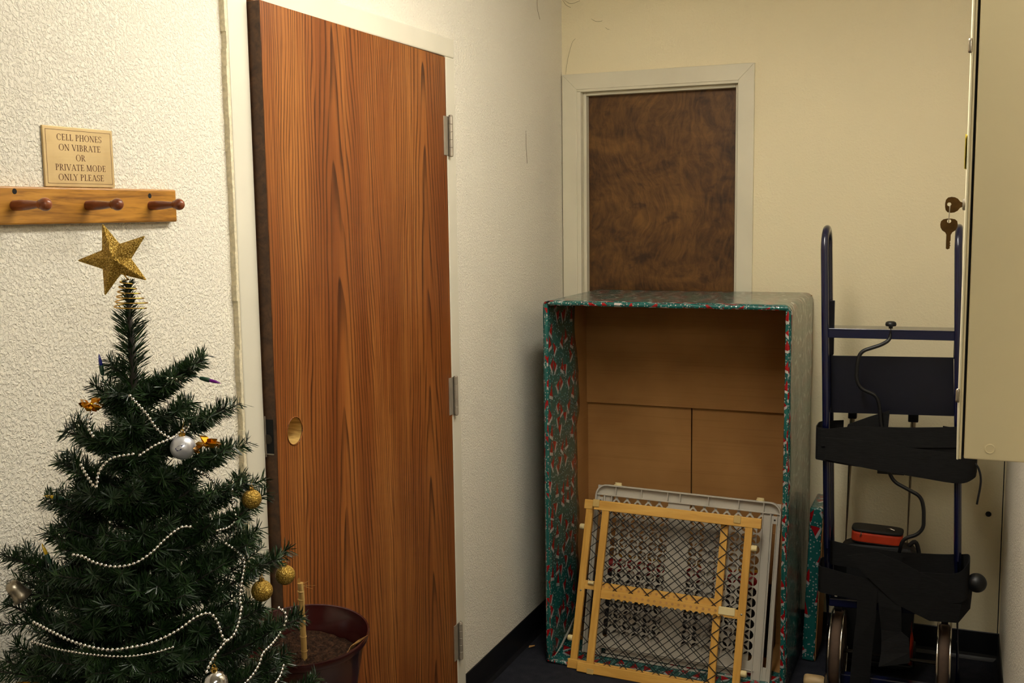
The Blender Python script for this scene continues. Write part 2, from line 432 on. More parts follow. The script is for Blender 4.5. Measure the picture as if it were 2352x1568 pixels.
struct(b.build('wall_back', M['wall_back']), 'smooth yellowish cream wall behind the box and hand truck', 'wall')
struct(MB().box(XR, XR + 0.12, 1.62, YB, 0, CEIL).build('wall_right', M['wall_left']), 'narrow strip of textured cream wall below the metal cabinet', 'wall')
struct(MB().box(XR + 0.12, 4.6, 1.62, 1.74, 0, CEIL).build('wall_side', M['wall_other']), 'cream wall around the corner from the cabinet', 'wall')
struct(MB().box(4.5, 4.6, -3.1, 1.62, 0, CEIL).build('wall_far', M['wall_other']), 'cream wall on the far side of the room', 'wall')
struct(MB().box(-0.12, 4.6, -3.2, -3.1, 0, CEIL).build('wall_front', M['wall_other']), 'cream wall behind the viewer', 'wall')

def cove(a, bb, nrm, hgt=0.1):
    """rubber cove base: profile swept from a to bb, nrm points into the room"""
    prof = [(0, 0), (0.017, 0), (0.012, 0.004), (0.006, 0.010), (0.0035, 0.02), (0.0035, hgt - 0.002), (0.0015, hgt), (0, hgt)]
    m_ = MB(); a = Vector(a); bb = Vector(bb); nn = Vector(nrm)
    m_.prism(prof, lambda x, z: a + nn * x + Vector((0, 0, z)), lambda x, z: bb + nn * x + Vector((0, 0, z)))
    return m_
struct(cove((0, 2.988, 0), (0, YB, 0), (1, 0, 0)).build('baseboard_left', M['rubber_base']), 'black rubber cove base along the textured wall', 'baseboard')
struct(cove((0.74, YB, 0), (XR, YB, 0), (0, -1, 0)).build('baseboard_back', M['rubber_base']), 'black rubber cove base below the smooth back wall', 'baseboard')
struct(cove((XR, 1.62, 0), (XR, YB, 0), (-1, 0, 0)).build('baseboard_right', M['rubber_base']), 'black rubber cove base on the narrow right wall', 'baseboard')
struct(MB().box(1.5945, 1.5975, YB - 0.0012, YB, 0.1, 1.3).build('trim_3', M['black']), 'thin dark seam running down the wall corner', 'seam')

# ---- door 1 with its steel frame
b = MB()
b.box(-0.11, 0.015, 1.898, 1.966, 0, 2.038); b.box(-0.11, 0.015, 2.926, 2.986, 0, 2.038); b.box(-0.11, 0.015, 1.898, 2.986, 2.038, 2.094)
fr = struct(b.build('trim_1', M['frame_paint'], bevel=0.004), 'off-white painted steel frame around the tall brown door', 'door frame')
b = MB(); random.seed(3)
zz = 0.0
pts = []
while zz < 2.055:
    wd = random.uniform(0.006, 0.010); b.box(0, 0.013, 1.8985 - wd, 1.8985, zz, zz + 0.035); zz += 0.035
b.build('caulk_line', M['caulk'], fr)
b = MB(); b.box(-0.11, -0.05, 1.966, 1.985, 0, 2.038); b.box(-0.11, -0.05, 2.907, 2.926, 0, 2.038); b.box(-0.11, -0.05, 1.985, 2.907, 2.02, 2.038)
b.build('door_stop', M['frame_paint'], fr)
b = MB(); b.box(0.0142, 0.0165, 1.9655, 1.9685, 1.045, 1.137); b.build('strike_plate', M['steel'], fr)

def panel_with_hole(y0, y1, z0, z1, cy, cz, r, x, n=40):
    """front (or back) face polygons of a door leaf with a round hole, in the plane x"""
    vs = []; fs = []
    s = r * 1.4
    def q(a, b_, c, d): i = len(vs); vs.extend([(x, a, c), (x, b_, c), (x, b_, d), (x, a, d)]); fs.append((i, i + 1, i + 2, i + 3))
    q(y0, y1, z0, cz - s); q(y0, y1, cz + s, z1); q(y0, cy - s, cz - s, cz + s); q(cy + s, y1, cz - s, cz + s)
    i0 = len(vs)
    for k in range(n):
        a = 2 * PI * k / n; c, d = math.cos(a), math.sin(a); mx = max(abs(c), abs(d))
        vs.append((x, cy + r * c, cz + r * d)); vs.append((x, cy + s * c / mx, cz + s * d / mx))
    for k in range(n):
        a = i0 + 2 * k; b_ = i0 + 2 * ((k + 1) % n); fs.append((a, a + 1, b_ + 1, b_))
    return vs, fs
LW, LT, LH = 0.95, 0.044, 2.024
b = MB()
HC = (-0.878, 1.081)
v1, f1 = panel_with_hole(-LW, 0, 0, LH, HC[0], HC[1], 0.0305, 0.0); b.add(v1, f1)
v1, f1 = panel_with_hole(-LW, 0, 0, LH, HC[0], HC[1], 0.0305, -LT); b.add(v1, [tuple(reversed(q)) for q in f1])
b.add([(0, -LW, 0), (-LT, -LW, 0), (-LT, -LW, LH), (0, -LW, LH)], [(0, 3, 2, 1)])
b.add([(0, 0, 0), (-LT, 0, 0), (-LT, 0, LH), (0, 0, LH)], [(0, 1, 2, 3)])
b.add([(0, -LW, 0), (0, 0, 0), (-LT, 0, 0), (-LT, -LW, 0)], [(0, 1, 2, 3)])
b.add([(0, -LW, LH), (0, 0, LH), (-LT, 0, LH), (-LT, -LW, LH)], [(3, 2, 1, 0)])
door = b.build('door_1', M['door_wood']); at_loc(door, (0.0155, 2.921, 0.010), 0.0290)
struct(door, 'tall brown veneered door standing slightly ajar with an empty knob hole', 'door')
b = MB(); n = 40
vs = [(x, HC[0] + 0.0304 * math.cos(2 * PI * k / n), HC[1] + 0.0304 * math.sin(2 * PI * k / n)) for x in (-0.0005, -LT + 0.0005) for k in range(n)]
b.add(vs, [(k, n + k, n + (k + 1) % n, (k + 1) % n) for k in range(n)])
b.add([(-LT + 0.001, HC[0] + 0.0304 * math.cos(2 * PI * k / n), HC[1] + 0.0304 * math.sin(2 * PI * k / n)) for k in range(n)], [tuple(range(n))])
o = b.build('knob_hole', M['bore'], door, smooth=True, autosmooth=0.8); o['label'] = 'round knob hole bored through pale raw wood'
b = MB(); b.tube([(0.0006, HC[0] + 0.032 * math.cos(2 * PI * k / 40), HC[1] + 0.032 * math.sin(2 * PI * k / 40)) for k in range(40)], 0.0012, 6, closed=True)
b.build('hole_ring', M['door_wood'], door, smooth=True)
b = MB(); b.box(-0.036, -0.008, -LW - 0.0016, -LW + 0.002, 1.040, 1.120); o = b.build('latch_recess', M['black'], door)
b = MB(); b.lathe([(0.011, 0), (0.011, 0.002), (0.008, 0.0025)], (-0.022, -LW - 0.0016, 1.075), (0, -1, 0), 20); b.build('latch_bore', M['steel_dark'], o)
b = MB(); b.box(-0.034, -0.008, -LW - 0.004, -LW, 1.0405, 1.0425); b.build('latch_tab', M['steel'], o)

b = MB(); b.box(-LT + 0.0005, -0.0012, -LW - 0.0012, -LW + 0.001, 0.001, LH - 0.001); o = b.build('shaded_edge', M['dark_wood'], door, bevel=0.0004); o['label'] = 'wood latch edge coloured dark for its shade'  # dark strip over the latch edge, its shade put into the colour
def hinge(z):
    hg = MB(); hg.box(-0.0005, 0.0025, -0.022, 0.004, z - 0.057, z + 0.057)
    h = hg.build('hinge', M['steel'], door, bevel=0.001); h['label'] = 'grey steel butt hinge'
    lf = MB(); lf.box(0.000, 0.0025, 0.006, 0.03, z - 0.057, z + 0.057); lf.build('hinge_leaf', M['steel'], h)
    for k in range(5):
        kb = MB(); z0 = z - 0.057 + k * 0.0228
        kb.lathe([(0.0062, 0.0), (0.007, 0.0008), (0.007, 0.0218), (0.0062, 0.0226)], (0.0095, 0.010, z0), (0, 0, 1), 14)
        kb.build('knuckle', M['steel'], h, smooth=True, autosmooth=0.6)
    for zz, sgn in ((z + 0.057, 1), (z - 0.057, -1)):
        kb = MB(); kb.lathe([(0.0062, 0), (0.0066, 0.002), (0.004, 0.0045), (1e-5, 0.005)], (0.0095, 0.010, zz), (0, 0, sgn), 14); kb.build('pin_cap', M['steel'], h, smooth=True)
for z in (1.797, 1.017, 0.237): hinge(z)

# ---- door 2, dark, in a painted timber casing
b = MB(); Y0 = YB - 0.014
def mitred(b, x0, x1, zt, wd, y0, y1):
    b.prism([(x0, 0), (x0 + wd, 0), (x0 + wd, zt - wd), (x0, zt)], lambda x, z: (x, y0, z), lambda x, z: (x, y1, z))
    b.prism([(x1 - wd, 0), (x1, 0), (x1, zt), (x1 - wd, zt - wd)], lambda x, z: (x, y0, z), lambda x, z: (x, y1, z))
    b.prism([(x0, zt), (x0 + wd, zt - wd), (x1 - wd, zt - wd), (x1, zt)], lambda x, z: (x, y0, z), lambda x, z: (x, y1, z))
mitred(b, 0.004, 0.7335, 2.0975, 0.058, Y0, YB)
tr2 = struct(b.build('trim_2', M['trim_white'], bevel=0.0015), 'off-white timber casing around the dark plywood door', 'door frame')
b = MB()
b.box(0.062, 0.078, Y0 + 0.003, YB + 0.12, 0, 2.034); b.box(0.6745, 0.6905, Y0 + 0.003, YB + 0.12, 0, 2.034); b.box(0.062, 0.6905, Y0 + 0.003, YB + 0.12, 2.030, 2.046)
b.build('jamb', M['trim_white'], tr2, bevel=0.001)
b = MB()
b.box(0.078, 0.0905, YB + 0.018, YB + 0.052, 0, 2.03); b.box(0.662, 0.6745, YB + 0.018, YB + 0.052, 0, 2.03); b.box(0.0905, 0.662, YB + 0.018, YB + 0.052, 2.018, 2.03)
b.build('door_stop', M['trim_white'], tr2, bevel=0.002)
d2 = MB().box(0.079, 0.6735, YB + 0.054, YB + 0.094, 0.008, 2.028).build('door_2', M['door_dark'], bevel=0.001)
struct(d2, 'dark blotchy stained plywood door rising behind the box', 'door')

# cracks and cobwebs
def threads(name, part, paths, r, label, cat):
    T = thing(name, label, cat, paths[0][0])
    for p in paths:
        b = MB(); b.tube(smooth_path(p, 5), r, 4); b.build(part, M['thread'], T, world=True)
threads('cobweb', 'thread', [[(0.0057, 3.972, 2.377), (0.02, 3.972, 2.357), (0.0382, 3.972, 2.3462)], [(0.012, 3.972, 2.375), (0.04, 3.971, 2.36), (0.075, 3.972, 2.368)],
                   [(0.0159, 3.972, 2.100), (0.024, 3.971, 2.15), (0.0413, 3.972, 2.2125), (0.0558, 3.972, 2.2303)],
                   [(0.119, 3.972, 2.2986), (0.137, 3.972, 2.288), (0.1551, 3.972, 2.2864), (0.163, 3.972, 2.288)], [(0.175, 3.972, 2.2626), (0.183, 3.972, 2.256), (0.1909, 3.972, 2.2547)]],
        0.0005, 'wispy cobweb threads in the upper wall corner above the dark door', 'cobweb')
threads('wall_crack', 'crack_line', [[(0.001, 3.7173, 2.36), (0.001, 3.715, 2.31), (0.001, 3.7409, 2.27)], [(0.001, 3.5923, 1.865), (0.001, 3.594, 1.80), (0.001, 3.6012, 1.7514)]],
        0.0007, 'thin hairline cracks on the textured wall right of the tall door', 'crack')

# ---- ceiling fixture (the room's lamp)
def ceiling_light(lx, ly, rz, label):
    L = thing('ceiling_light', label, 'ceiling light', (lx, ly, CEIL), (0, 0, rz))
    MB().box(-0.13, 0.13, -0.62, 0.62, -0.02, 0.0).build('housing', M['lamp_body'], L, bevel=0.004)
    b = MB(); prof = [(-0.10, -0.021), (-0.10, -0.07), (-0.07, -0.105), (0.07, -0.105), (0.10, -0.07), (0.10, -0.021)]
    b.prism(prof, lambda x, z: (x, -0.60, z), lambda x, z: (x, 0.60, z)); b.build('diffuser', M['lamp_glow'], L)
    for s in (-1, 1):
        b = MB(); b.box(-0.128, 0.128, s * 0.612 - 0.008, s * 0.612 + 0.008, -0.11, -0.02); b.build('end_cap', M['lamp_glow'], L, bevel=0.003)
ceiling_light(0.92, 2.15, 0, 'long white wraparound ceiling light over the brown door')
ceiling_light(2.2, -0.55, 0, 'long white wraparound ceiling light in the room behind the viewer')

# ================================================================== PEG RAIL AND PLAQUE
R_ = thing('peg_rail', 'golden oak coat rail with turned wooden pegs on the stucco wall', 'coat rack', (0, 1.35, 1.571))
def w_box(bm, x0, x1, y0, y1, z0, z1): return bm.box(x0, x1, y0, y1, z0, z1)
b = MB(); w_box(b, 0.0003, 0.0165, 0.92, 1.7080, 1.5705, 1.6325); b.build('board', M['oak'], R_, bevel=0.003, world=True)
peg_prof = [(0.0085, -0.004), (0.0085, 0.004), (0.0088, 0.014), (0.0078, 0.030), (0.0062, 0.045), (0.0058, 0.052), (0.0066, 0.0545), (0.0078, 0.056)]
for i in range(11):
    a = 0.78 - PI / 2 + (PI / 2 - 0.0 + PI / 2 - 0.78) * i / 10
    peg_prof.append((max(1e-5, 0.0108 * math.cos(a)), 0.0665 + 0.0108 * math.sin(a)))
for y in (1.314, 1.474, 1.634, 1.154, 0.994):
    b = MB(); b.lathe(peg_prof, (0.0165, y, 1.6015), (1, 0, 0.02), 20); b.build('peg', M['peg'], R_, smooth=True, world=True, autosmooth=0.9)
for y, z in ((1.317, 1.6265), (1.633, 1.622), (1.0, 1.63)):
    b = MB(); b.lathe([(0.0046, 0), (0.0046, 0.0004)], (0.0164, y, z - 0.002), (1, 0, 0), 16); b.build('screw_hole', M['black'], R_, world=True)

P = thing('plaque', 'small engraved brass plaque about cell phones standing on the peg rail', 'sign', (0.0, 1.475, 1.6335))
PY0, PY1, PZ0, PZ1 = 1.3945, 1.5565, 1.6340, 1.7362
b = MB(); b.box(0.0006, 0.0046, PY0, PY1, PZ0, PZ1); b.build('plate', M['brass'], P, bevel=0.0008, world=True)
b = MB(); i_ = 0.0055; w_ = 0.0007
for (a0, a1, c0, c1) in ((PY0 + i_, PY1 - i_, PZ0 + i_, PZ0 + i_ + w_), (PY0 + i_, PY1 - i_, PZ1 - i_ - w_, PZ1 - i_), (PY0 + i_, PY0 + i_ + w_, PZ0 + i_, PZ1 - i_), (PY1 - i_ - w_, PY1 - i_, PZ0 + i_, PZ1 - i_)):
    b.box(0.0044, 0.0048, a0, a1, c0, c1)
b.build('border_line', M['engrave'], P, world=True)
T_, t_ = 0.135, 0.058
def gl(ch):
    """serif capitals as polygons in em units, returns (polys, advance)"""
    P_ = []
    def V(x, y0, y1, w=T_): P_.append([(x - w / 2, y0), (x + w / 2, y0), (x + w / 2, y1), (x - w / 2, y1)])
    def Hh(x0, x1, y, w=t_): P_.append([(x0, y - w / 2), (x1, y - w / 2), (x1, y + w / 2), (x0, y + w / 2)])
    def S(x, y, l=0.3): Hh(x - l / 2, x + l / 2, y + (t_ / 2 if y < 0.5 else -t_ / 2), t_)
    def Dg(x0, y0, x1, y1, w): P_.append([(x0 - w / 2, y0), (x0 + w / 2, y0), (x1 + w / 2, y1), (x1 - w / 2, y1)] if y1 > y0 else [(x1 - w / 2, y1), (x1 + w / 2, y1), (x0 + w / 2, y0), (x0 - w / 2, y0)])
    def A(cx, cy, rx, ry, a0, a1, wt=T_, wn=t_, n=18):
        pr = None
        for i in range(n + 1):
            a = math.radians(a0 + (a1 - a0) * i / n); c, s = math.cos(a), math.sin(a)
            wd = wn + (wt - wn) * abs(c)
            p = ((cx + (rx - wd) * c, cy + (ry - wn) * s), (cx + rx * c, cy + ry * s))
            if pr: P_.append([pr[0], pr[1], p[1], p[0]])
            pr = p
    adv = 0.7
    if ch == 'C': A(0.42, 0.5, 0.38, 0.52, 42, 318); V(0.72, 0.66, 0.92, t_); adv = 0.80
    elif ch == 'E':
        V(0.2, 0, 1); Hh(0.05, 0.58, t_ / 2); Hh(0.05, 0.56, 1 - t_ / 2); Hh(0.2, 0.45, 0.52); V(0.57, 0, 0.24, t_); V(0.55, 0.8, 1, t_); V(0.45, 0.42, 0.62, t_); adv = 0.66
    elif ch == 'L': V(0.2, 0, 1); S(0.2, 1); Hh(0.05, 0.58, t_ / 2); V(0.57, 0, 0.26, t_); adv = 0.63
    elif ch in 'PRB':
        V(0.2, 0, 1); S(0.2, 0); Hh(0.05, 0.34, 1 - t_ / 2); Hh(0.2, 0.34, 0.49)
        A(0.32, 0.73, 0.27, 0.27, -90, 90); adv = 0.64
        if ch == 'R': Dg(0.36, 0.5, 0.66, 0, T_); S(0.70, 0, 0.2); adv = 0.76
        if ch == 'B': A(0.34, 0.26, 0.30, 0.26, -90, 90); Hh(0.05, 0.36, t_ / 2); adv = 0.70
    elif ch == 'H': V(0.2, 0, 1); V(0.66, 0, 1); Hh(0.2, 0.66, 0.52); S(0.2, 0); S(0.2, 1); S(0.66, 0); S(0.66, 1); adv = 0.86
    elif ch == 'O': A(0.44, 0.5, 0.41, 0.52, 0, 360, n=36); adv = 0.88
    elif ch == 'N': V(0.17, 0, 1, t_); V(0.70, 0, 1, t_); Dg(0.17, 1, 0.68, 0, T_ * 1.15); S(0.13, 1, 0.22); S(0.17, 0, 0.24); S(0.70, 1, 0.24); adv = 0.86
    elif ch == 'S':
        A(0.31, 0.75, 0.23, 0.27, 30, 270, T_ * 0.9); A(0.31, 0.26, 0.25, 0.28, -150, 90, T_ * 0.9); V(0.51, 0.72, 0.97, t_); V(0.08, 0.03, 0.28, t_); adv = 0.60
    elif ch == 'V': Dg(0.12, 1, 0.42, 0, T_); Dg(0.42, 0, 0.70, 1, t_); S(0.12, 1); S(0.70, 1, 0.24); adv = 0.80
    elif ch == 'I': V(0.2, 0, 1); S(0.2, 0); S(0.2, 1); adv = 0.40
    elif ch == 'A': Dg(0.12, 0, 0.40, 1, t_); Dg(0.40, 1, 0.70, 0, T_); Hh(0.22, 0.58, 0.33); S(0.12, 0, 0.24); S(0.70, 0); adv = 0.80
    elif ch == 'T': V(0.35, 0, 1); S(0.35, 0); Hh(0.03, 0.67, 1 - t_ / 2); V(0.05, 0.76, 1, t_); V(0.65, 0.76, 1, t_); adv = 0.70
    elif ch == 'M': V(0.16, 0, 1, t_); Dg(0.18, 1, 0.48, 0.04, T_); Dg(0.48, 0.04, 0.76, 1, t_); V(0.80, 0, 1); S(0.16, 0, 0.24); S(0.80, 0); S(0.14, 1, 0.2); S(0.83, 1, 0.2); adv = 1.0
    elif ch == 'D': V(0.2, 0, 1); Hh(0.05, 0.36, t_ / 2); Hh(0.05, 0.36, 1 - t_ / 2); A(0.34, 0.5, 0.44, 0.5, -90, 90); adv = 0.84
    elif ch == 'Y': Dg(0.10, 1, 0.38, 0.46, T_); Dg(0.38, 0.46, 0.64, 1, t_); V(0.38, 0, 0.48); S(0.10, 1); S(0.64, 1, 0.24); S(0.38, 0); adv = 0.74
    elif ch == ' ': adv = 0.34
    return P_, adv
for text, zc, wid in (('CELL PHONES', 0.174, 0.105), ('ON VIBRATE', 0.343, 0.098), ('OR', 0.509, 0.0225), ('PRIVATE MODE', 0.674, 0.1185), ('ONLY PLEASE', 0.839, 0.107)):
    tot = sum(gl(c)[1] for c in text); hgt = 0.0108; sx = wid / tot; x = 0.0; b = MB()
    z0 = PZ1 - zc * (PZ1 - PZ0) - hgt / 2; yc = PY0 + 0.507 * (PY1 - PY0)
    for c in text:
        polys, adv = gl(c)
        for p in polys:
            k = len(p); vs = [(0.00475, yc - wid / 2 + (x + q[0]) * sx, z0 + q[1] * hgt) for q in p]
            b.add(vs, [tuple(range(k))])
        x += adv
    b.build('text_line', M['engrave'], P, world=True)

# ================================================================== METAL CABINET, KEYS, NOTE
K = thing('metal_cabinet', 'beige enamelled metal wall cabinet with keys in its lock', 'cabinet', (1.52, 1.9, 1.198))
BZ, TZ = 1.198, 2.02
b = MB(); b.box(1.4475, XR - 0.001, 1.75, 2.28, BZ, TZ); b.build('body', M['cabinet'], K, bevel=0.002, world=True)
b = MB(); b.box(1.4440, 1.4475, 1.756, 2.27, BZ + 0.004, TZ - 0.004); b.build('gap_shade', M['black'], K, world=True)  # black strip standing in for the shade in the open door gap
b = MB(); b.box(1.4405, 1.4440, 1.7495, 2.28, BZ - 0.001, TZ); b.build('door_lip', M['cabinet'], K, bevel=0.0008, world=True)
b = MB(); b.box(1.4372, 1.4403, 1.7485, 2.28, BZ - 0.002, TZ); o = b.build('door', M['cabinet_edge'], K, bevel=0.0012, world=True)
for z in (1.813, 1.295):
    b = MB(); b.lathe([(1e-5, 0), (0.0028, 0.001), (0.0033, 0.004), (0.0033, 0.018), (0.0026, 0.021), (1e-5, 0.022)], (1.4362, 1.7495, z - 0.011), (0, 0, 1), 12); b.build('hinge_pin', M['chrome_old'], o, smooth=True, world=True)
b = MB(); b.lathe([(0.0078, 0), (0.0078, 0.0012), (0.0062, 0.0016), (0.0058, 0.0008)], (1.4835, 1.7502, 1.2158), (0, -1, 0), 28); b.build('knockout', M['cabinet'], K, smooth=True, world=True, autosmooth=0.5)
b = MB(); b.lathe([(0.009, 0), (0.009, 0.003), (0.007, 0.004)], (1.4370, 1.862, 1.5826), (-1, 0, 0), 20); b.build('lock', M['steel'], K, smooth=True, world=True, autosmooth=0.5)
# keys: flat outline with a hole
def key_mesh(bm, place, hole=(0.0, 0.0155), full=True):
    """bow outline in a local (u across, v along) frame; hole as a bridge-cut ring"""
    out = [(-0.0035, -0.004), (-0.0052, -0.0005), (-0.0098, 0.0028), (-0.0124, 0.0075), (-0.0130, 0.0125), (-0.0120, 0.0175), (-0.0085, 0.0205), (-0.003, 0.0215), (0.003, 0.0215), (0.0085, 0.0205), (0.0120, 0.0175), (0.0130, 0.0125), (0.0124, 0.0075), (0.0098, 0.0028), (0.0052, -0.0005), (0.0035, -0.004)]
    hx, hy = hole; n = len(out); vs = []; fs = []
    ring = []
    for (x, y) in out:
        a = math.atan2(y - hy, x - hx); ring.append((hx + 0.0031 * math.cos(a), hy + 0.0031 * math.sin(a)))
    for y in (-0.0009, 0.0009): vs += [place(x, z, y) for x, z in out] + [place(x, z, y) for x, z in ring]
    for i in range(n):
        j = (i + 1) % n
        fs += [(i, j, n + j, n + i), (2 * n + i, 3 * n + i, 3 * n + j, 2 * n + j), (i, 2 * n + i, 2 * n + j, j), (n + i, n + j, 3 * n + j, 3 * n + i)]
    bm.add(vs, fs)
    blade = [(-0.0035, -0.003), (-0.0035, -0.026), (-0.0010, -0.0275), (0.0022, -0.0260), (0.0022, -0.0225), (0.0034, -0.0215), (0.0022, -0.0195), (0.0030, -0.0175), (0.0020, -0.0155), (0.0032, -0.0130), (0.0032, -0.003)]
    if full: bm.prism(blade, lambda x, z: place(x, z, -0.0008), lambda x, z: place(x, z, 0.0008))
b = MB(); KY = 1.862
key_mesh(b, lambda u, v, y: (1.4295 - v - 0.0005, KY + y, 1.5826 + u * 0.97), hole=(0.001, 0.0155))
tag(b.build('key', M['key_brass']), 'dull brass key pushed into the cabinet lock', 'key')
b = MB(); key_mesh(b, lambda u, v, y: (1.4142 + u, KY + y, 1.5395 + v), hole=(0, 0.0175))
tag(b.build('key', M['key_brass']), 'dull brass key dangling from a ring below the lock', 'key')
b = MB(); zc = 1.5690; 
b.tube([(1.4142 + 0.0006 * math.sin(a), KY + 0.0055 * math.cos(a), zc + 0.0142 * math.sin(a)) for a in [2 * PI * i / 28 for i in range(28)]], 0.0008, 6, closed=True)
tag(b.build('key_ring', M['steel'], smooth=True), 'thin steel ring linking the two brass keys', 'key ring')
b = MB(); rows = [((1.4366 - 0.003 * (i / 6) ** 2, 1.80 - 0.046 * i / 6, 1.661), (0, 0, 0.0255)) for i in range(7)]
b.ribbon(rows, 0.0004); tag(b.build('sticky_note', M['sticky']), 'curling yellow sticky note on the cabinet door', 'note')

# ================================================================== GIFT-WRAPPED CARTON ON ITS SIDE
def box_uv(o, scale=1.0, off=(0, 0)):
    me = o.data; uvl = me.uv_layers.new(name='UVMap'); mw = WM[o]
    for p in me.polygons:
        nx, ny, nz = (abs(c) for c in p.normal)
        for li in p.loop_indices:
            c = mw @ me.vertices[me.loops[li].vertex_index].co
            if nz >= nx and nz >= ny: uv = (c.x, c.y)
            elif nx >= ny: uv = (c.y, c.z)
            else: uv = (c.x, c.z)
            uvl.data[li].uv = (uv[0] * scale + off[0], uv[1] * scale + off[1])
BX0, BX1, BY0, BY1, BT = 0.134, 0.948, 3.409, 3.962, 1.276
B = thing('gift_wrapped_carton', 'tall open cardboard carton wrapped in teal paper with red santa hats', 'box', ((BX0 + BX1) / 2, (BY0 + BY1) / 2, 0))
cw = 0.007
for nm, a in (('side_panel', (BX0, BX0 + cw, BY0, BY1, 0.004, BT - cw)), ('side_panel', (BX1 - cw, BX1, BY0, BY1, 0.004, BT - 0.026)), ('top_panel', (BX0 + 0.012, BX1 - 0.024, BY0, BY1, BT - cw, BT - 0.003)), ('bottom_panel', (BX0, BX1, BY0, BY1, 0.003, 0.010))):
    b = MB(); b.box(*a); b.build(nm, M['cardboard'], B, world=True)
# closing flaps at the back, seen inside
for nm, a in (('top_flap', (BX0 + cw, BX1 - cw, 3.832, 3.837, 0.861, BT - cw)), ('bottom_flap', (BX0 + cw, BX1 - cw, 3.832, 3.837, 0.010, 0.42)),
              ('side_flap', (BX0 + cw, 0.5395, 3.846, 3.851, 0.012, BT - 0.010)), ('side_flap', (0.5435, BX1 - cw, 3.847, 3.852, 0.012, BT - 0.010))):
    b = MB(); b.box(*a); o = b.build(nm, M['cardboard'], B, world=True, bevel=0.001)
b = MB(); b.box(BX0, BX1, BY1 - 0.004, BY1, 0.004, BT - 0.004); b.build('back_panel', M['cardboard'], B, world=True)
# outer paper: one sheet folded over left side, top and right side
def arc_pts(cx, cz, r, a0, a1, n=7): return [(cx + r * math.cos(math.radians(a0 + (a1 - a0) * i / n)), cz + r * math.sin(math.radians(a0 + (a1 - a0) * i / n))) for i in range(n + 1)]
def wrap_path(d): return [(BX0 - d, 0.002)] + [(BX0 - d, z) for z in np.linspace(0.1, 1.2, 12)] + arc_pts(BX0 + 0.012, BT - 0.012, 0.012 + d, 180, 90, 5) + [(x, BT + d) for x in np.linspace(BX0 + 0.05, BX1 - 0.06, 8)] + arc_pts(BX1 - 0.022, BT - 0.022, 0.022 + d, 90, 0, 7) + [(BX1 + d, z) for z in np.linspace(1.2, 0.1, 12)] + [(BX1 + d, 0.002)]
pa = wrap_path(0.003); ny = 12; random.seed(5)
vs = []; uvs = []; L_ = 0
for i, (x, z) in enumerate(pa):
    if i: L_ += math.hypot(x - pa[i - 1][0], z - pa[i - 1][1])
    for j in range(ny + 1):
        y = BY0 - 0.002 + (BY1 - BY0 + 0.002) * j / ny
        wv = 0.0035 * math.sin(9 * z + 14 * y) * math.sin(23 * y) if x > BX1 - 0.001 and 0.1 <= z <= 1.2 else 0.0
        vs.append((x + max(wv, -0.0012), y, z)); uvs.append((y, L_))
b = MB(); b.add(vs, [(i * (ny + 1) + j, i * (ny + 1) + j + 1, (i + 1) * (ny + 1) + j + 1, (i + 1) * (ny + 1) + j) for i in range(len(pa) - 1) for j in range(ny)])
wp = b.build('wrapping_paper', M['wrap'], B, smooth=True, world=True)
uvl = wp.data.uv_layers.new(name='UVMap')
for lp in wp.data.loops: uvl.data[lp.index].uv = uvs[lp.vertex_index]
sm = wp.modifiers.new('thick', 'SOLIDIFY'); sm.thickness = 0.0012; sm.offset = -1
# paper-covered rim around the mouth
def rim(name, a, bb, r=0.0075):
    a = Vector(a); bb = Vector(bb); k = 40; pts = []
    for i in range(k + 1):
        p = a.lerp(bb, i / k); pts.append(p + Vector((random.uniform(-1, 1), random.uniform(-1, 1), random.uniform(-1, 1))) * 0.0009)
    m_ = MB(); m_.tube(pts, [r * random.uniform(0.92, 1.08) for _ in pts], 12)
    o = m_.build(name, M['wrap'], B, smooth=True, world=True, autosmooth=1.0); box_uv(o, 1.35, (0.013, 0.02)); return o
rim('rim', (BX0 + 0.003, BY0, 0.008), (BX0 + 0.006, BY0, BT - 0.004)); rim('rim', (BX1 - 0.004, BY0, 0.008), (BX1 - 0.004, BY0, BT - 0.006))
rim('rim', (BX0 + 0.002, BY0, BT - 0.004), (BX1 - 0.004, BY0, BT - 0.004)); rim('rim', (BX0 + 0.002, BY0, 0.008), (BX1 - 0.002, BY0, 0.008))
# paper folded round into the mouth: ragged flap on the left, one on the floor
def edge_y(z):
    return 3.70 + 0.02 * math.sin(3.1 * z + 0.4) + 0.028 * math.exp(-((z - 0.93) / 0.16) ** 2) + 0.006 * math.sin(31 * z) - 0.014 * math.exp(-((z - 0.80) / 0.03) ** 2)
b = MB(); nz, nyy = 70, 10; vs = []
for i in range(nz + 1):
    z = 0.012 + (BT - 0.024) * i / nz; ye = edge_y(z)
    for j in range(nyy + 1):
        s = j / nyy; y = BY0 + (ye - BY0) * s
        bl = 0.0012 + 0.0045 * s * (0.5 + 0.5 * math.sin(17 * z + 5 * y)) + 0.006 * s * math.exp(-((z - 1.0) / 0.10) ** 2)
        if z < 1.01 and z > 0.985: bl += 0.002
        vs.append((BX0 + cw + bl, y, z))
b.add(vs, [(i * (nyy + 1) + j, i * (nyy + 1) + j + 1, (i + 1) * (nyy + 1) + j + 1, (i + 1) * (nyy + 1) + j) for i in range(nz) for j in range(nyy)])
o = b.build('paper_flap', M['wrap'], B, smooth=True, world=True); box_uv(o)
sm = o.modifiers.new('thick', 'SOLIDIFY'); sm.thickness = 0.0005
b = MB(); vs = []
for i in range(25):
    for j in range(9):
        x = BX0 + cw + (BX1 - BX0 - 2 * cw) * i / 24; y = BY0 + (0.19 + 0.02 * math.sin(i * 1.3)) * j / 8
        vs.append((x, y, 0.0112 + 0.002 * abs(math.sin(i * 0.9 + j))))
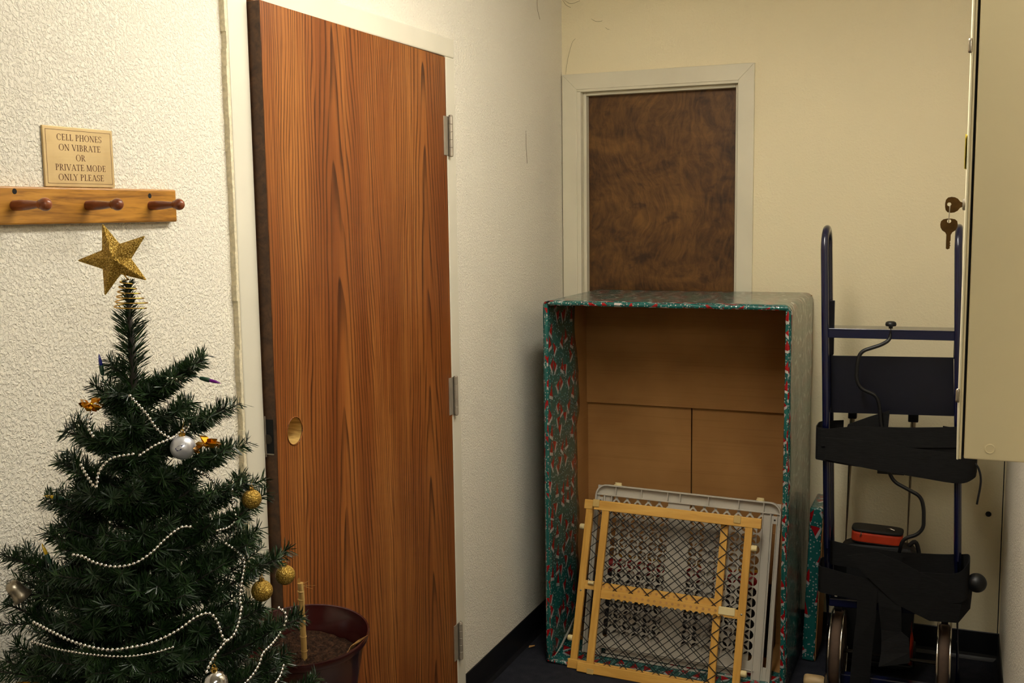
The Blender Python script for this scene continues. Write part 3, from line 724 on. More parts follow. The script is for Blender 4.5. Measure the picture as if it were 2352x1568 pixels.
b.add(vs, [(i * 9 + j, (i + 1) * 9 + j, (i + 1) * 9 + j + 1, i * 9 + j + 1) for i in range(24) for j in range(8)])
o = b.build('paper_flap', M['wrap'], B, smooth=True, world=True); box_uv(o)
b = MB(); b.ribbon([((0.153 + 0.0, 3.425, 0.016), (0.0, 0.003, 0.002)), ((0.162, 3.47, 0.040), (0.0, 0.006, -0.004)), ((0.168, 3.54, 0.075), (0.0, 0.005, -0.006)), ((0.166, 3.60, 0.098), (0.0, 0.002, -0.002))], 0.0006)
o = b.build('loose_tape', M['tape'], B, world=True); o['label'] = 'loose whitish strip of tape'
# clutter lying in the carton behind the gates
tag(MB().box(0.20, 0.86, 3.69, 3.825, 0.012, 0.235).build('carton', M['charcoal_box'], bevel=0.004), 'dark low carton lying inside the wrapped carton behind the gates', 'box')
b = MB(); b.lathe([(1e-5, 0), (0.026, 0.0), (0.03, 0.004), (0.03, 0.606), (0.026, 0.61), (1e-5, 0.61)], (0.22, 3.745, 0.266), (1, 0, 0), 20)
tag(b.build('paper_roll', M['red_paper'], smooth=True, autosmooth=0.6), 'red roll of gift paper inside the wrapped carton, nearer of two', 'paper roll')
b = MB(); b.lathe([(1e-5, 0), (0.022, 0.0), (0.026, 0.004), (0.026, 0.576), (0.022, 0.58), (1e-5, 0.58)], (0.25, 3.80, 0.262), (1, 0, 0), 20)
tag(b.build('paper_roll', M['yellow_paper'], smooth=True, autosmooth=0.6), 'yellow roll of gift paper inside the wrapped carton, farther of two', 'paper roll')
# second flat wrapped parcel between carton and wall
G2 = thing('wrapped_parcel', 'flat parcel in santa hat paper wedged between the carton and the back wall', 'parcel', (0.985, 3.84, 0), (0, math.radians(2.0), 0))
o = MB().box(-0.022, 0.022, -0.10, 0.10, 0.002, 0.555).build('parcel_body', M['wrap'], G2, bevel=0.006); box_uv(o)
o = MB().box(0.0225, 0.0245, -0.095, 0.095, 0.004, 0.52).build('cardboard_edge', M['cardboard'], G2)

# ================================================================== SAFETY GATES
def gate_rot(yaw, lean, roll): return (Matrix.Rotation(yaw, 3, 'Z') @ Matrix.Rotation(-lean, 3, 'X') @ Matrix.Rotation(roll, 3, 'Y'))
# --- wooden gate with black net
WG = thing('wooden_safety_gate', 'wooden sliding safety gate with black diamond net leaning at the front', 'safety gate', (0.2130, 3.368, 0.004), gate_rot(-0.0106, 0.3003, 0.0164))
GW, GH = 0.628, 0.590
wz, wx = M['gate_wood_z'], M['gate_wood_x']
def stile(x, y0, y1, z0=0.03, z1=0.56, wd=0.025): MB().box(x - wd / 2, x + wd / 2, y0, y1, z0, z1).build('stile', wz, WG, bevel=0.0015)
# rear panel: y 0.018..0.034 ; front panel: y 0..0.016
for z0, z1 in ((0.004, 0.036), (GH - 0.034, GH - 0.001)): MB().box(0.0, 0.545, 0.017, 0.035, z0, z1).build('rail', wx, WG, bevel=0.002)
for z0, z1 in ((0.0, 0.033), (GH - 0.034, GH)): MB().box(0.042, GW, -0.002, 0.016, z0, z1).build('rail', wx, WG, bevel=0.002)
stile(0.020, 0.019, 0.033); stile(0.503, 0.019, 0.033)
stile(0.086, 0.0, 0.014); stile(0.588, 0.0, 0.014)
def notched(x0, x1, y0, y1, zc, name):
    poly = []; n = int((x1 - x0 - 0.08) / 0.021); poly += [(x0, zc + 0.017), (x0, zc - 0.013)]
    xs = x0 + 0.04
    for i in range(n):
        x = xs + i * 0.021
        poly += [(x, zc - 0.013), (x + 0.004, zc - 0.008), (x + 0.013, zc - 0.008), (x + 0.017, zc - 0.013)]
    poly += [(x1, zc - 0.013), (x1, zc + 0.017)]
    b = MB(); b.prism(poly, lambda x, z: (x, y0, z), lambda x, z: (x, y1, z)); o = b.build(name, wx, WG)
    for i in range(n):
        b = MB(); x = xs + i * 0.021 + 0.0085; b.lathe([(0.0045, 0), (0.0045, 0.0006)], (x, y0 - 0.0004, zc + 0.004), (0, -1, 0), 10); b.build('notch', M['dry_leaf'], o)
    return o
notched(0.033, 0.50, 0.020, 0.0265, 0.292, 'slide_bar'); notched(0.095, 0.578, 0.0065, 0.013, 0.268, 'slide_bar')
def net(x0, x1, z0, z1, y, dx=0.0289, dz=0.0248, ox=0.0, w_=0.0026):
    b = MB(); sl = dz / dx; per = 2 * dz
    for sgn in (1, -1):
        c0 = (z0 - sl * sgn * (x1 if sgn > 0 else x0)) - 0.1; c1 = (z1 - sl * sgn * (x0 if sgn > 0 else x1)) + 0.1
        k = math.floor(c0 / per)
        while k * per + ox < c1:
            c = k * per + ox; k += 1
            pts = []
            for x in (x0, x1):
                z = sl * sgn * x + c
                if z0 <= z <= z1: pts.append((x, z))
            for z in (z0, z1):
                x = (z - c) / (sl * sgn)
                if x0 < x < x1: pts.append((x, z))
            if len(pts) >= 2:
                pts.sort(); a, e = pts[0], pts[-1]
                if math.hypot(a[0] - e[0], a[1] - e[1]) > 0.004:
                    yo = y + (0.0008 if sgn > 0 else -0.0004); b.bar((a[0], yo, a[1]), (e[0], yo, e[1]), w_, 0.0014, (0, 1, 0))
    return b.build('net', M['net'], WG)
net(0.012, 0.508, 0.022, 0.568, 0.0375, ox=0.0); net(0.078, 0.598, 0.020, 0.568, 0.0165, ox=0.0186)
for x, z, s in ((0.004, 0.492, -1), (0.004, 0.105, -1)):
    b = MB(); b.lathe([(0.0095, 0), (0.0105, 0.002), (0.0105, 0.014), (0.009, 0.017), (1e-5, 0.0172)], (0.0075, 0.026, z), (-1, 0, 0), 18); b.build('bumper', M['cream_rubber'], WG, smooth=True, autosmooth=0.6)
for z in (0.490, 0.085):
    b = MB(); b.lathe([(0.0095, 0), (0.011, 0.002), (0.011, 0.016), (0.0095, 0.019), (0.006, 0.019), (0.005, 0.014), (1e-5, 0.014)], (0.6005, 0.007, z), (1, 0, 0), 18); b.build('bumper', M['cream_rubber'], WG, smooth=True, autosmooth=0.6)
for x, z0, z1 in ((0.050, GH - 0.024, GH + 0.002), (0.548, GH - 0.024, GH + 0.002), (0.092, -0.002, 0.016)):
    MB().box(x - 0.012, x + 0.012, -0.005, 0.002, z0, z1).build('clip', M['clip_tan'], WG, bevel=0.0015)
for x, y in ((0.020, 0.0188), (0.588, -0.0002)):
    b = MB(); b.lathe([(0.0036, 0), (0.003, 0.001), (1e-5, 0.0013)], (x, y, 0.272), (0, -1, 0), 12); b.build('screw', M['chrome_old'], WG, smooth=True)
MB().box(0.51, 0.565, 0.004, 0.020, 0.262, 0.288).build('latch_block', M['cream_rubber'], WG, bevel=0.002)
b = MB(); b.lathe([(0.006, 0), (0.006, 0.02)], (0.046, 0.016, 0.302), (1, 0, 0), 12); b.build('latch_pin', M['cream_rubber'], WG, smooth=True, autosmooth=0.6)

# --- grey plastic gate standing in the carton mouth
PG = thing('plastic_safety_gate', 'light grey plastic safety gate with round holes standing in the carton mouth', 'safety gate', (0.2330, 3.488, 0.016), gate_rot(-0.0059, 0.2319, 0.0179))
PW, PH, pm = 0.660, 0.604, M['plastic_grey']
def rounded_outline(ins, r, n=8):
    x0, x1, zt = ins, PW - ins, PH - ins; r = max(r - ins, 0.004)
    p = [(x0, ins)] + [(x0, zt - r)] + arc_pts(x0 + r, zt - r, r, 180, 90, n)[1:] + arc_pts(x1 - r, zt - r, r, 90, 0, n) + [(x1, ins)]
    return p
b = MB(); po, pi_ = rounded_outline(0, 0.04), rounded_outline(0.0055, 0.04)
vs = []
for y in (0.0, 0.034):
    vs += [(x, y, z) for x, z in po] + [(x, y, z) for x, z in pi_]
n = len(po); fs = []
for i in range(n - 1):
    fs += [(i, i + 1, n + i + 1, n + i), (2 * n + i, 3 * n + i, 3 * n + i + 1, 2 * n + i + 1), (i, 2 * n + i, 2 * n + i + 1, i + 1), (n + i, n + i + 1, 3 * n + i + 1, 3 * n + i)]
fs += [(0, n, 3 * n, 2 * n), (n - 1, 3 * n - 1, 4 * n - 1, 2 * n - 1)]
b.add(vs, fs); b.build('outer_frame', pm, PG, bevel=0.001)
MB().box(0.004, PW - 0.004, 0.016, 0.020, PH - 0.036, PH - 0.004).build('top_web', pm, PG)
MB().box(0.004, PW - 0.004, 0.002, 0.030, PH - 0.0395, PH - 0.0355).build('top_lip', pm, PG, bevel=0.0008)
for x in (0.075, 0.170, 0.265, 0.310, 0.410, 0.515, 0.60):
    MB().box(x - 0.0014, x + 0.0014, 0.001, 0.017, PH - 0.037, PH - 0.005).build('rib', pm, PG)
for s in (0, 1):
    def mx(x): return x if s == 0 else PW - x
    def sb(x0, x1, y0, y1, z0, z1, nm, mt=None):
        a, c = sorted((mx(x0), mx(x1))); MB().box(a, c, y0, y1, z0, z1).build(nm, mt or pm, PG, bevel=0.0008)
    sb(0.004, 0.015, 0.010, 0.014, 0.004, PH - 0.036, 'side_web'); sb(0.027, 0.062, 0.010, 0.014, 0.004, PH - 0.036, 'side_web')
    sb(0.015, 0.027, 0.010, 0.014, 0.004, 0.055, 'side_web')
    sb(0.033, 0.0365, 0.002, 0.013, 0.004, PH - 0.036, 'side_rib'); sb(0.0595, 0.063, 0.002, 0.030, 0.004, PH - 0.036, 'side_rib')
    sb(0.0125, 0.0155, 0.004, 0.013, 0.05, PH - 0.07, 'slot_lip'); sb(0.0268, 0.0298, 0.004, 0.013, 0.05, PH - 0.07, 'slot_lip')
    sb(0.011, 0.030, 0.004, 0.016, PH - 0.072, PH - 0.046, 'slot_block')
    b = MB(); b.lathe([(0.0032, 0), (0.0032, 0.001)], (mx(0.0205), 0.0042, PH - 0.059), (0, -1, 0), 10); b.build('screw', M['steel_dark'], PG)
for x in (0.078, 0.585):
    b = MB(); b.lathe([(0.015, 0), (0.015, 0.004), (0.0125, 0.006), (0.0125, 0.011), (0.011, 0.0125), (1e-5, 0.0125)], (x, 0.017, PH - 0.002), (0, 0, 1), 20); b.build('foot_pad', M['cream_rubber'], PG, smooth=True, autosmooth=0.6)
def lattice(name, x0, x1, z0, z1, p, r, y, th, skip):
    nx = int(round((x1 - x0) / p)); nzz = int(round((z1 - z0) / p)); px = (x1 - x0) / nx; pz = (z1 - z0) / nzz
    b = MB(); K_ = 12
    for ix in range(nx):
        for iz in range(nzz):
            a0, a1, c0, c1 = x0 + ix * px, x0 + (ix + 1) * px, z0 + iz * pz, z0 + (iz + 1) * pz; cx, cz = (a0 + a1) / 2, (c0 + c1) / 2
            if skip(cx, cz): b.box(a0, a1, y, y + th, c0, c1); continue
            vs = []
            for yy in (y, y + th):
                for k in range(K_):
                    a = 2 * PI * (k + 0.5) / K_; c, s = math.cos(a), math.sin(a); mxx = max(abs(c), abs(s))
                    vs.append((cx + r * c, yy, cz + r * s)); vs.append((cx + px / 2 * c / mxx, yy, cz + pz / 2 * s / mxx))
            fs = []
            for k in range(K_):
                a = 2 * k; d = 2 * ((k + 1) % K_); q = 2 * K_
                fs += [(a, a + 1, d + 1, d), (q + a, q + d, q + d + 1, q + a + 1), (a, d, q + d, q + a)]
            # corner pieces left open between the chamfered cell edges become the small diamond holes
            b.add(vs, fs)
    return b.build(name, pm, PG)
solid = lambda cx, cz: (0.268 < cx < 0.345) or cz < 0.075
lattice('lattice_panel', 0.063, 0.597, 0.030, 0.528, 0.0356, 0.0160, 0.010, 0.004, solid)
lattice('lattice_panel', 0.080, 0.580, 0.012, 0.510, 0.0356, 0.0164, 0.024, 0.004, lambda cx, cz: cz < 0.09 or 0.40 < cx < 0.44)
# wavy row just under the top rail
def wavy(x0, x1):
    b = MB(); n = 120; per = 0.0395
    for i in range(n):
        rows = []
    rows = [((x0 + (x1 - x0) * i / n, 0.012, 0.546 + 0.0090 * math.cos(2 * PI * ((x1 - x0) * i / n - 0.012) / per)), (0, 0.002, 0)) for i in range(n + 1)]
    b.ribbon(rows, 0.0055); k = 0
    x = x0 + 0.012
    while x < x1:
        b.box(x - 0.0045, x + 0.0045, 0.0105, 0.0135, 0.551, 0.566); x += per
    return b.build('wavy_web', pm, PG)
wavy(0.066, 0.268); wavy(0.345, 0.596)
MB().box(0.268, 0.345, 0.009, 0.014, 0.520, PH - 0.036).build('centre_panel', pm, PG)
MB().box(0.055, PW - 0.055, 0.002, 0.030, 0.003, 0.008).build('bottom_lip', pm, PG, bevel=0.0008)
MB().box(0.055, PW - 0.055, 0.006, 0.028, 0.036, 0.040).build('bottom_lip', pm, PG, bevel=0.0008)

# ================================================================== HAND TRUCK
DY = 3.48
D = thing('hand_truck', 'navy blue steel hand truck with looped handles standing against the wall', 'hand truck', (1.265, DY + 0.05, 0))
TR = 0.0112
def fillet(pts, rad, n=6):
    P_ = [Vector(p) for p in pts]; out = [P_[0]]
    for i in range(1, len(P_) - 1):
        a = (P_[i - 1] - P_[i]); c = (P_[i + 1] - P_[i]); r_ = min(rad, a.length * 0.48, c.length * 0.48)
        p0 = P_[i] + a.normalized() * r_; p1 = P_[i] + c.normalized() * r_
        for k in range(n + 1):
            t = k / n; out.append(p0 * (1 - t) ** 2 + P_[i] * 2 * t * (1 - t) + p1 * t * t)
    out.append(P_[-1]); return out
def upright(xt, xb):
    slope = (xb - xt) / 1.44
    X = lambda z: xt + (1.50 - z) * slope
    pts = [(X(0.03), DY, 0.03), (X(0.5), DY, 0.5), (X(1.0), DY, 1.0), (X(1.452), DY, 1.452)]
    for i in range(1, 12):
        a = PI - PI * i / 12; pts.append((X(1.452), DY + 0.062 + 0.062 * math.cos(a), 1.452 + 0.064 * math.sin(a)))
    pts += [(X(1.452), DY + 0.124, 1.452), (X(1.0), DY + 0.120, 1.0), (X(0.6), DY + 0.112, 0.6), (X(0.30), DY + 0.10, 0.30)]
    b = MB(); b.tube(pts, TR, 14); b.build('upright', M['navy'], D, smooth=True, world=True, autosmooth=0.9)
upright(1.040, 1.082); upright(1.4250, 1.4700)
LX = lambda z: 1.040 + (1.50 - z) * 0.042 / 1.44
RX = lambda z: 1.425 + (1.50 - z) * 0.045 / 1.44
# inner channel beside each upright down to the axle
for s, fx in ((1, LX), (-1, RX)):
    b = MB(); b.box(fx(1.11) + s * 0.006 - 0.008, fx(1.11) + s * 0.006 + 0.008, DY + 0.100, DY + 0.112, 1.11, 1.285); b.build('grip_plate', M['navy_sheet'], D, bevel=0.002, world=True)
# top angle-iron crossbar
b = MB(); b.bar((LX(1.19) + 0.008, DY + 0.003, 1.1900), (RX(1.19) - 0.008, DY + 0.003, 1.1925), 0.003, 0.028, (0, 0, 1)); b.bar((LX(1.2) + 0.008, DY + 0.05, 1.2042), (RX(1.2) - 0.008, DY + 0.05, 1.2067), 0.10, 0.003, (0, 0, 1))
b.build('crossbar', M['navy'], D, bevel=0.001, world=True)
b = MB(); b.prism([(1.066, 0.928), (1.432, 0.938), (1.424, 1.120), (1.062, 1.112)], lambda x, z: (x, DY + 0.060, z), lambda x, z: (x, DY + 0.063, z)); b.build('back_plate', M['navy_sheet'], D, world=True)
b = MB(); b.bar((LX(0.32) + 0.005, DY, 0.3230), (RX(0.32) - 0.005, DY, 0.3330), 0.024, 0.026, (0, 0, 1)); b.build('crossbar', M['navy'], D, bevel=0.003, world=True)
b = MB(); b.bar((LX(0.06), DY + 0.01, 0.06), (RX(0.06), DY + 0.01, 0.062), 0.03, 0.05, (0, 0, 1)); b.build('crossbar', M['navy'], D, bevel=0.003, world=True)
b = MB(); b.box(1.09, 1.46, DY - 0.10, DY - 0.012, 0.004, 0.009); b.build('toe_plate', M['navy_sheet'], D, world=True)
# cranked release rod with its knob
rod = [(1.2425, DY + 0.006, 1.222), (1.2425, DY + 0.004, 1.176), (1.2180, DY - 0.008, 1.160), (1.1560, DY - 0.016, 1.138), (1.1480, DY - 0.016, 1.095), (1.1470, DY - 0.016, 1.052), (1.1600, DY - 0.016, 1.022), (1.2080, DY - 0.012, 1.003), (1.2180, DY - 0.008, 0.965), (1.2230, DY - 0.006, 0.90), (1.248, DY - 0.010, 0.83), (1.252, DY - 0.016, 0.760), (1.268, DY - 0.018, 0.735), (1.345, DY - 0.018, 0.697), (1.3550, DY - 0.018, 0.660), (1.3560, DY - 0.018, 0.598), (1.338, DY - 0.018, 0.574), (1.296, DY - 0.014, 0.556), (1.288, DY - 0.008, 0.510)]
b = MB(); b.tube(fillet(rod, 0.022), 0.0058, 10); b.build('release_rod', M['black_plastic'], D, smooth=True, world=True)
b = MB(); b.lathe([(0.006, 0), (0.006, 0.006), (0.0155, 0.008), (0.0165, 0.013), (0.0150, 0.019), (0.010, 0.022), (1e-5, 0.0225)], (1.2425, DY + 0.006, 1.210), (0, 0, 1), 20); b.build('knob', M['black_plastic'], D, smooth=True, world=True, autosmooth=0.9)
b = MB(); b.box(1.212, 1.292, DY + 0.05, DY + 0.062, 0.742, 0.757); b.tube(fillet([(1.205, DY + 0.06, 0.77), (1.218, DY + 0.06, 0.748), (1.285, DY + 0.06, 0.748), (1.297, DY + 0.06, 0.772)], 0.01), 0.006, 8); b.build('grab_handle', M['black_plastic'], D, world=True)
# wheels under metal guards
for x, zt in ((1.103, 0.268), (1.4260, 0.270)):
    wc = (x, DY + 0.075, 0.133)
    b = MB(); b.lathe([(0.06, -0.017), (0.112, -0.0175), (0.124, -0.014), (0.128, -0.007), (0.128, 0.007), (0.124, 0.014), (0.112, 0.0175), (0.06, 0.017)], wc, (1, 0, 0), 40); wh = b.build('wheel', M['tyre'], D, smooth=True, world=True)
    b = MB(); b.lathe([(0.012, -0.02), (0.062, -0.0165), (0.062, 0.0165), (0.012, 0.02)], wc, (1, 0, 0), 28); b.build('wheel_hub', M['chrome_old'], wh, smooth=True, world=True)
    for s in (-1, 1):
        b = MB(); pts = [(wc[0] + s * 0.0185, wc[1] + 0.1325 * math.cos(a), wc[2] + 0.1325 * math.sin(a)) for a in [2 * PI * i / 48 for i in range(48)]]
        b.tube(pts, 0.0034, 8, closed=True); b.build('wheel_rim', M['chrome'], wh, smooth=True, world=True)
    b = MB(); b.bar((x, DY + 0.02, 0.30), (x, DY + 0.07, 0.272), 0.020, 0.012); b.build('guard_bracket', M['black_plastic'], D, world=True)
b = MB(); b.cyl((1.085, DY + 0.075, 0.133), (1.448, DY + 0.075, 0.133), 0.008, 12); b.build('axle', M['steel_dark'], D, smooth=True, world=True, autosmooth=0.6)
b = MB(); b.ball((1.5119, DY, 0.4364), 0.0295, 24, 14); o = b.build('ball_knob', M['black_plastic'], D, smooth=True, world=True)
b = MB(); b.tube([(1.462, DY + 0.004, 0.415), (1.500, DY, 0.430)], 0.010, 10); b.build('knob_arm', M['black_plastic'], o, smooth=True, world=True)

# straps wound round the hand truck
def loop_strap(fn, zfun, hw, n=8):
    """closed band: fn(list of xy) with z centre and half width as functions of path fraction"""
    pass
def band(pts, thk=0.0028, n=5):
    """pts: (x,y,ztop,zbot) -> ribbon standing on edge"""
    C_ = smooth_path([(p[0], p[1], (p[2] + p[3]) / 2) for p in pts], n); Hs = smooth_path([((p[2] - p[3]) / 2, 0, 0) for p in pts], n)
    m_ = MB(); m_.ribbon([(c, (0, 0, max(0.002, h.x))) for c, h in zip(C_, Hs)], thk); return m_
S1 = thing('webbing_strap', 'wide black webbing wound round the hand truck below its back plate', 'strap', (1.26, DY, 0.79))
f_, k_ = DY - 0.026, DY + 0.115
band([(1.10, k_, .895, .80), (1.036, k_ - 0.03, .893, .795), (1.028, DY + 0.03, .892, .792), (1.031, f_ + 0.012, .892, .790), (1.048, f_, .893, .789), (1.15, f_ - 0.002, .888, .778), (1.30, f_ - 0.003, .880, .775), (1.44, f_, .885, .772), (1.478, f_ + 0.012, .886, .775), (1.484, DY + 0.03, .888, .782), (1.47, k_ - 0.02, .89, .79), (1.40, k_, .895, .80)]).build('band', M['webbing'], S1, smooth=True, world=True, autosmooth=0.7)
band([(1.046, f_ - 0.005, .888, .835), (1.15, f_ - 0.007, .905, .842), (1.30, f_ - 0.008, .912, .85), (1.445, f_ - 0.005, .923, .86), (1.475, DY, .922, .86)]).build('band', M['webbing'], S1, smooth=True, world=True, autosmooth=0.7)
band([(1.06, f_ - 0.010, .865, .795), (1.20, f_ - 0.011, .862, .775), (1.34, f_ - 0.011, .848, .760), (1.45, f_ - 0.008, .840, .750), (1.492, f_ + 0.01, .825, .765), (1.50, DY + 0.03, .82, .775)]).build('band', M['webbing'], S1, smooth=True, world=True, autosmooth=0.7)
b = MB(); b.ribbon([((1.12, DY + 0.01, .893), (0.004, 0, 0.010)), ((1.18, DY + 0.008, .908), (0.004, 0, 0.022)), ((1.245, DY + 0.006, .925), (0.002, 0, 0.030))], 0.003); b.build('band', M['webbing'], S1, world=True)
b = MB(); b.tube(smooth_path([(1.490, DY - 0.01, .815), (1.505, DY - 0.012, .795), (1.5125, DY - 0.012, .755), (1.504, DY - 0.012, .685)], 6), 0.0032, 8); b.build('cord_end', M['black_plastic'], S1, smooth=True, world=True)

S2 = thing('webbing_strap', 'wide black webbing crossed and hanging low on the hand truck above its wheels', 'strap', (1.26, DY, 0.36))
band([(1.12, k_, .43, .36), (1.052, k_ - 0.03, .44, .36), (1.044, DY + 0.02, .442, .358), (1.050, f_ + 0.008, .442, .357), (1.075, f_, .44, .355), (1.16, f_ - 0.002, .425, .350), (1.25, f_ - 0.002, .420, .345), (1.30, f_, .415, .345)]).build('band', M['webbing'], S2, smooth=True, world=True, autosmooth=0.7)
b = MB(); b.ribbon([((1.18, f_ - 0.006, .50), (0.045, 0, 0.010)), ((1.24, f_ - 0.008, .462), (0.05, 0, 0.028)), ((1.32, f_ - 0.008, .405), (0.040, 0, 0.052)), ((1.40, f_ - 0.007, .372), (0.018, 0, 0.062)), ((1.47, f_ - 0.002, .368), (0.006, 0, 0.055)), ((1.498, f_ + 0.02, .385), (0.002, 0, 0.030))], 0.003); b.build('band', M['webbing'], S2, world=True)
band([(1.066, DY + 0.035, .515, .435), (1.15, DY + 0.032, .505, .43), (1.28, DY + 0.03, .50, .425), (1.40, DY + 0.03, .505, .42), (1.462, DY + 0.02, .515, .42), (1.488, DY + 0.005, .520, .40), (1.484, f_, .50, .39), (1.45, f_ - 0.005, .468, .375), (1.36, f_ - 0.006, .462, .39), (1.28, f_ - 0.004, .455, .40)]).build('band', M['webbing'], S2, smooth=True, world=True, autosmooth=0.7)
b = MB(); b.ribbon([((1.198, f_ - 0.004, .39), (0.030, 0, 0.002)), ((1.196, f_ - 0.006, .30), (0.029, 0, 0.002)), ((1.188, f_ - 0.005, .20), (0.029, 0.003, 0.0)), ((1.180, f_ - 0.004, .05), (0.030, 0.004, 0.0)), ((1.180, f_ - 0.02, .006), (0.030, 0.0, 0.0))], 0.003); b.build('tail', M['webbing'], S2, world=True)
b = MB(); b.ribbon([((1.262, f_ - 0.003, .39), (0.032, 0, -0.003)), ((1.266, f_ - 0.008, .335), (0.034, 0, -0.004)), ((1.272, f_ - 0.006, .262), (0.030, 0, 0.0)), ((1.284, f_ - 0.010, .235), (0.040, 0, 0.012)), ((1.286, f_ - 0.018, .195), (0.042, 0, 0.008)), ((1.284, f_ - 0.026, .160), (0.046, 0.004, 0.012))], 0.003); b.build('tail', M['webbing'], S2, world=True)

# ================================================================== FOLDING LUGGAGE CART WITH BAG BEHIND THE HAND TRUCK
CY = 3.78
Lc = thing('luggage_cart', 'folding luggage cart with two chrome poles behind the hand truck', 'luggage cart', (1.205, CY, 0))
for (xa, xb) in ((1.112, 1.090), (1.306, 1.292)):
    b = MB(); b.tube([(xa, CY, 0.885), (xb, CY - 0.01, 0.06)], 0.0090, 12); b.build('pole', M['chrome_old'], Lc, smooth=True, world=True, autosmooth=0.6)
b = MB(); b.box(1.098, 1.126, CY - 0.014, CY + 0.014, 0.868, 0.905); b.build('pole_cap', M['black_plastic'], Lc, bevel=0.003, world=True)
b = MB(); b.box(1.290, 1.322, CY - 0.014, CY + 0.014, 0.868, 0.905); b.build('pole_cap', M['black_plastic'], Lc, bevel=0.003, world=True)
b = MB(); b.tube(fillet([(1.112, CY, 0.89), (1.115, CY, 0.93), (1.303, CY, 0.935), (1.306, CY, 0.89)], 0.02), 0.012, 12); b.build('cart_handle', M['black_plastic'], Lc, smooth=True, world=True)
b = MB(); b.box(1.06, 1.33, CY - 0.09, CY + 0.05, 0.035, 0.055); b.build('cart_base', M['black_plastic'], Lc, bevel=0.006, world=True)
for x in (1.065, 1.325):
    b = MB(); b.lathe([(0.01, -0.01), (0.042, -0.01), (0.045, -0.006), (0.045, 0.006), (0.042, 0.01), (0.01, 0.01)], (x, CY + 0.04, 0.046), (1, 0, 0), 24); b.build('cart_wheel', M['black_plastic'], Lc, smooth=True, world=True, autosmooth=0.6)
b = MB(); b.tube([(1.320, CY - 0.09, 0.25), (1.3235, CY - 0.09, 0.15), (1.322, CY - 0.09, 0.06)], 0.008, 8); b.build('cart_strap', M['orange'], Lc, smooth=True, world=True)
BG = thing('black_bag', 'black nylon bag standing on the luggage cart', 'bag', (1.205, CY - 0.055, 0.056))
b = MB(); b.prism([(1.088, 0.057), (1.322, 0.057), (1.332, 0.25), (1.335, 0.43), (1.318, 0.458), (1.26, 0.462), (1.12, 0.457), (1.094, 0.445), (1.082, 0.40), (1.084, 0.2)], lambda x, z: (x, CY - 0.10, z), lambda x, z: (x, CY - 0.012, z)); b.build('bag_body', M['bag_black'], BG, bevel=0.014, seg=3, world=True)
b = MB(); b.tube(smooth_path([(1.30, CY - 0.06, 0.45), (1.325, CY - 0.06, 0.475), (1.338, CY - 0.06, 0.44), (1.342, CY - 0.06, 0.38)], 5), 0.007, 8); b.build('bag_strap', M['bag_black'], BG, smooth=True, world=True)
OB = thing('tool_pouch', 'orange and black zipped pouch lying on the black bag', 'pouch', (1.205, CY - 0.055, 0.462), (0, 0.03, 0))
def lens(z0, z1, sx, sy, nm, mt, bv):
    b = MB(); poly = [(sx * math.copysign(abs(math.cos(a)) ** 0.45, math.cos(a)), sy * math.copysign(abs(math.sin(a)) ** 0.45, math.sin(a))) for a in [2 * PI * i / 28 for i in range(28)]]
    b.prism(poly, lambda x, y: (x, y, z0), lambda x, y: (x, y, z1)); return b.build(nm, mt, OB, bevel=bv, seg=3)
lens(0.002, 0.036, 0.082, 0.044, 'pouch_body', M['orange'], 0.006); lens(0.037, 0.047, 0.083, 0.045, 'pouch_lid', M['bag_black'], 0.005); lens(0.0, 0.006, 0.080, 0.043, 'pouch_base', M['bag_black'], 0.002)
b = MB(); b.tube(fillet([(-0.05, -0.046, 0.040), (-0.048, -0.049, 0.034), (-0.052, -0.047, 0.024)], 0.003), 0.0016, 6); b.build('zip_pull', M['chrome_old'], OB)
b = MB(); b.tube(fillet([(0.03, 0.0, 0.047), (0.04, -0.01, 0.052), (0.055, -0.012, 0.048)], 0.004), 0.002, 6); b.build('zip_pull', M['chrome_old'], OB)

# small things
b = MB(); b.lathe([(1e-5, 0), (0.014, 0.0), (0.019, 0.003), (0.021, 0.010), (0.021, 0.05), (0.020, 0.060), (0.016, 0.066)], (0.998, 3.535, 0.0215), (1, 0.02, 0), 24)
tag(b.build('rolling_pin', M['pale_wood'], smooth=True, autosmooth=0.9), 'pale rounded wooden rolling pin end on the carpet between carton and hand truck', 'wooden pin')
b = MB(); b.ribbon([((0.030, 3.500, 0.004), (0.004, 0.002, 0.001)), ((0.034, 3.512, 0.006), (0.009, 0.004, -0.001)), ((0.036, 3.524, 0.004), (0.003, 0.002, 0.0))], 0.0006)
tag(b.build('dry_leaf', M['dry_leaf']), 'tiny brown leaf scrap on the carpet by the black baseboard', 'leaf')
b = MB(); b.lathe([(0.0095, 0.0), (0.0095, 0.0012), (0.0072, 0.0016), (0.007, 0.0002), (1e-5, 0.0002)], (1.552, YB, 0.523), (0, -1, 0), 20)
tag(b.build('wall_grommet', M['black_plastic'], smooth=True, autosmooth=0.5), 'small black cable hole in the back wall right of the hand truck', 'grommet')

# ================================================================== BENCH (out of view), TREE, POT
BN = thing('unseen_low_bench', 'unseen low dark wooden bench carrying the tree and the plant pot', 'bench', (0.33, 1.45, 0))
BH = 0.45
MB().box(-0.29, 0.29, -0.62, 0.62, BH - 0.03, BH).build('seat', M['dark_wood'], BN, bevel=0.004)
for x in (-0.25, 0.25):
    for y in (-0.57, 0.57): MB().box(x - 0.022, x + 0.022, y - 0.022, y + 0.022, 0, BH - 0.03).build('leg', M['dark_wood'], BN, bevel=0.003)
for x in (-0.25, 0.25): MB().box(x - 0.012, x + 0.012, -0.55, 0.55, BH - 0.09, BH - 0.03).build('apron', M['dark_wood'], BN)

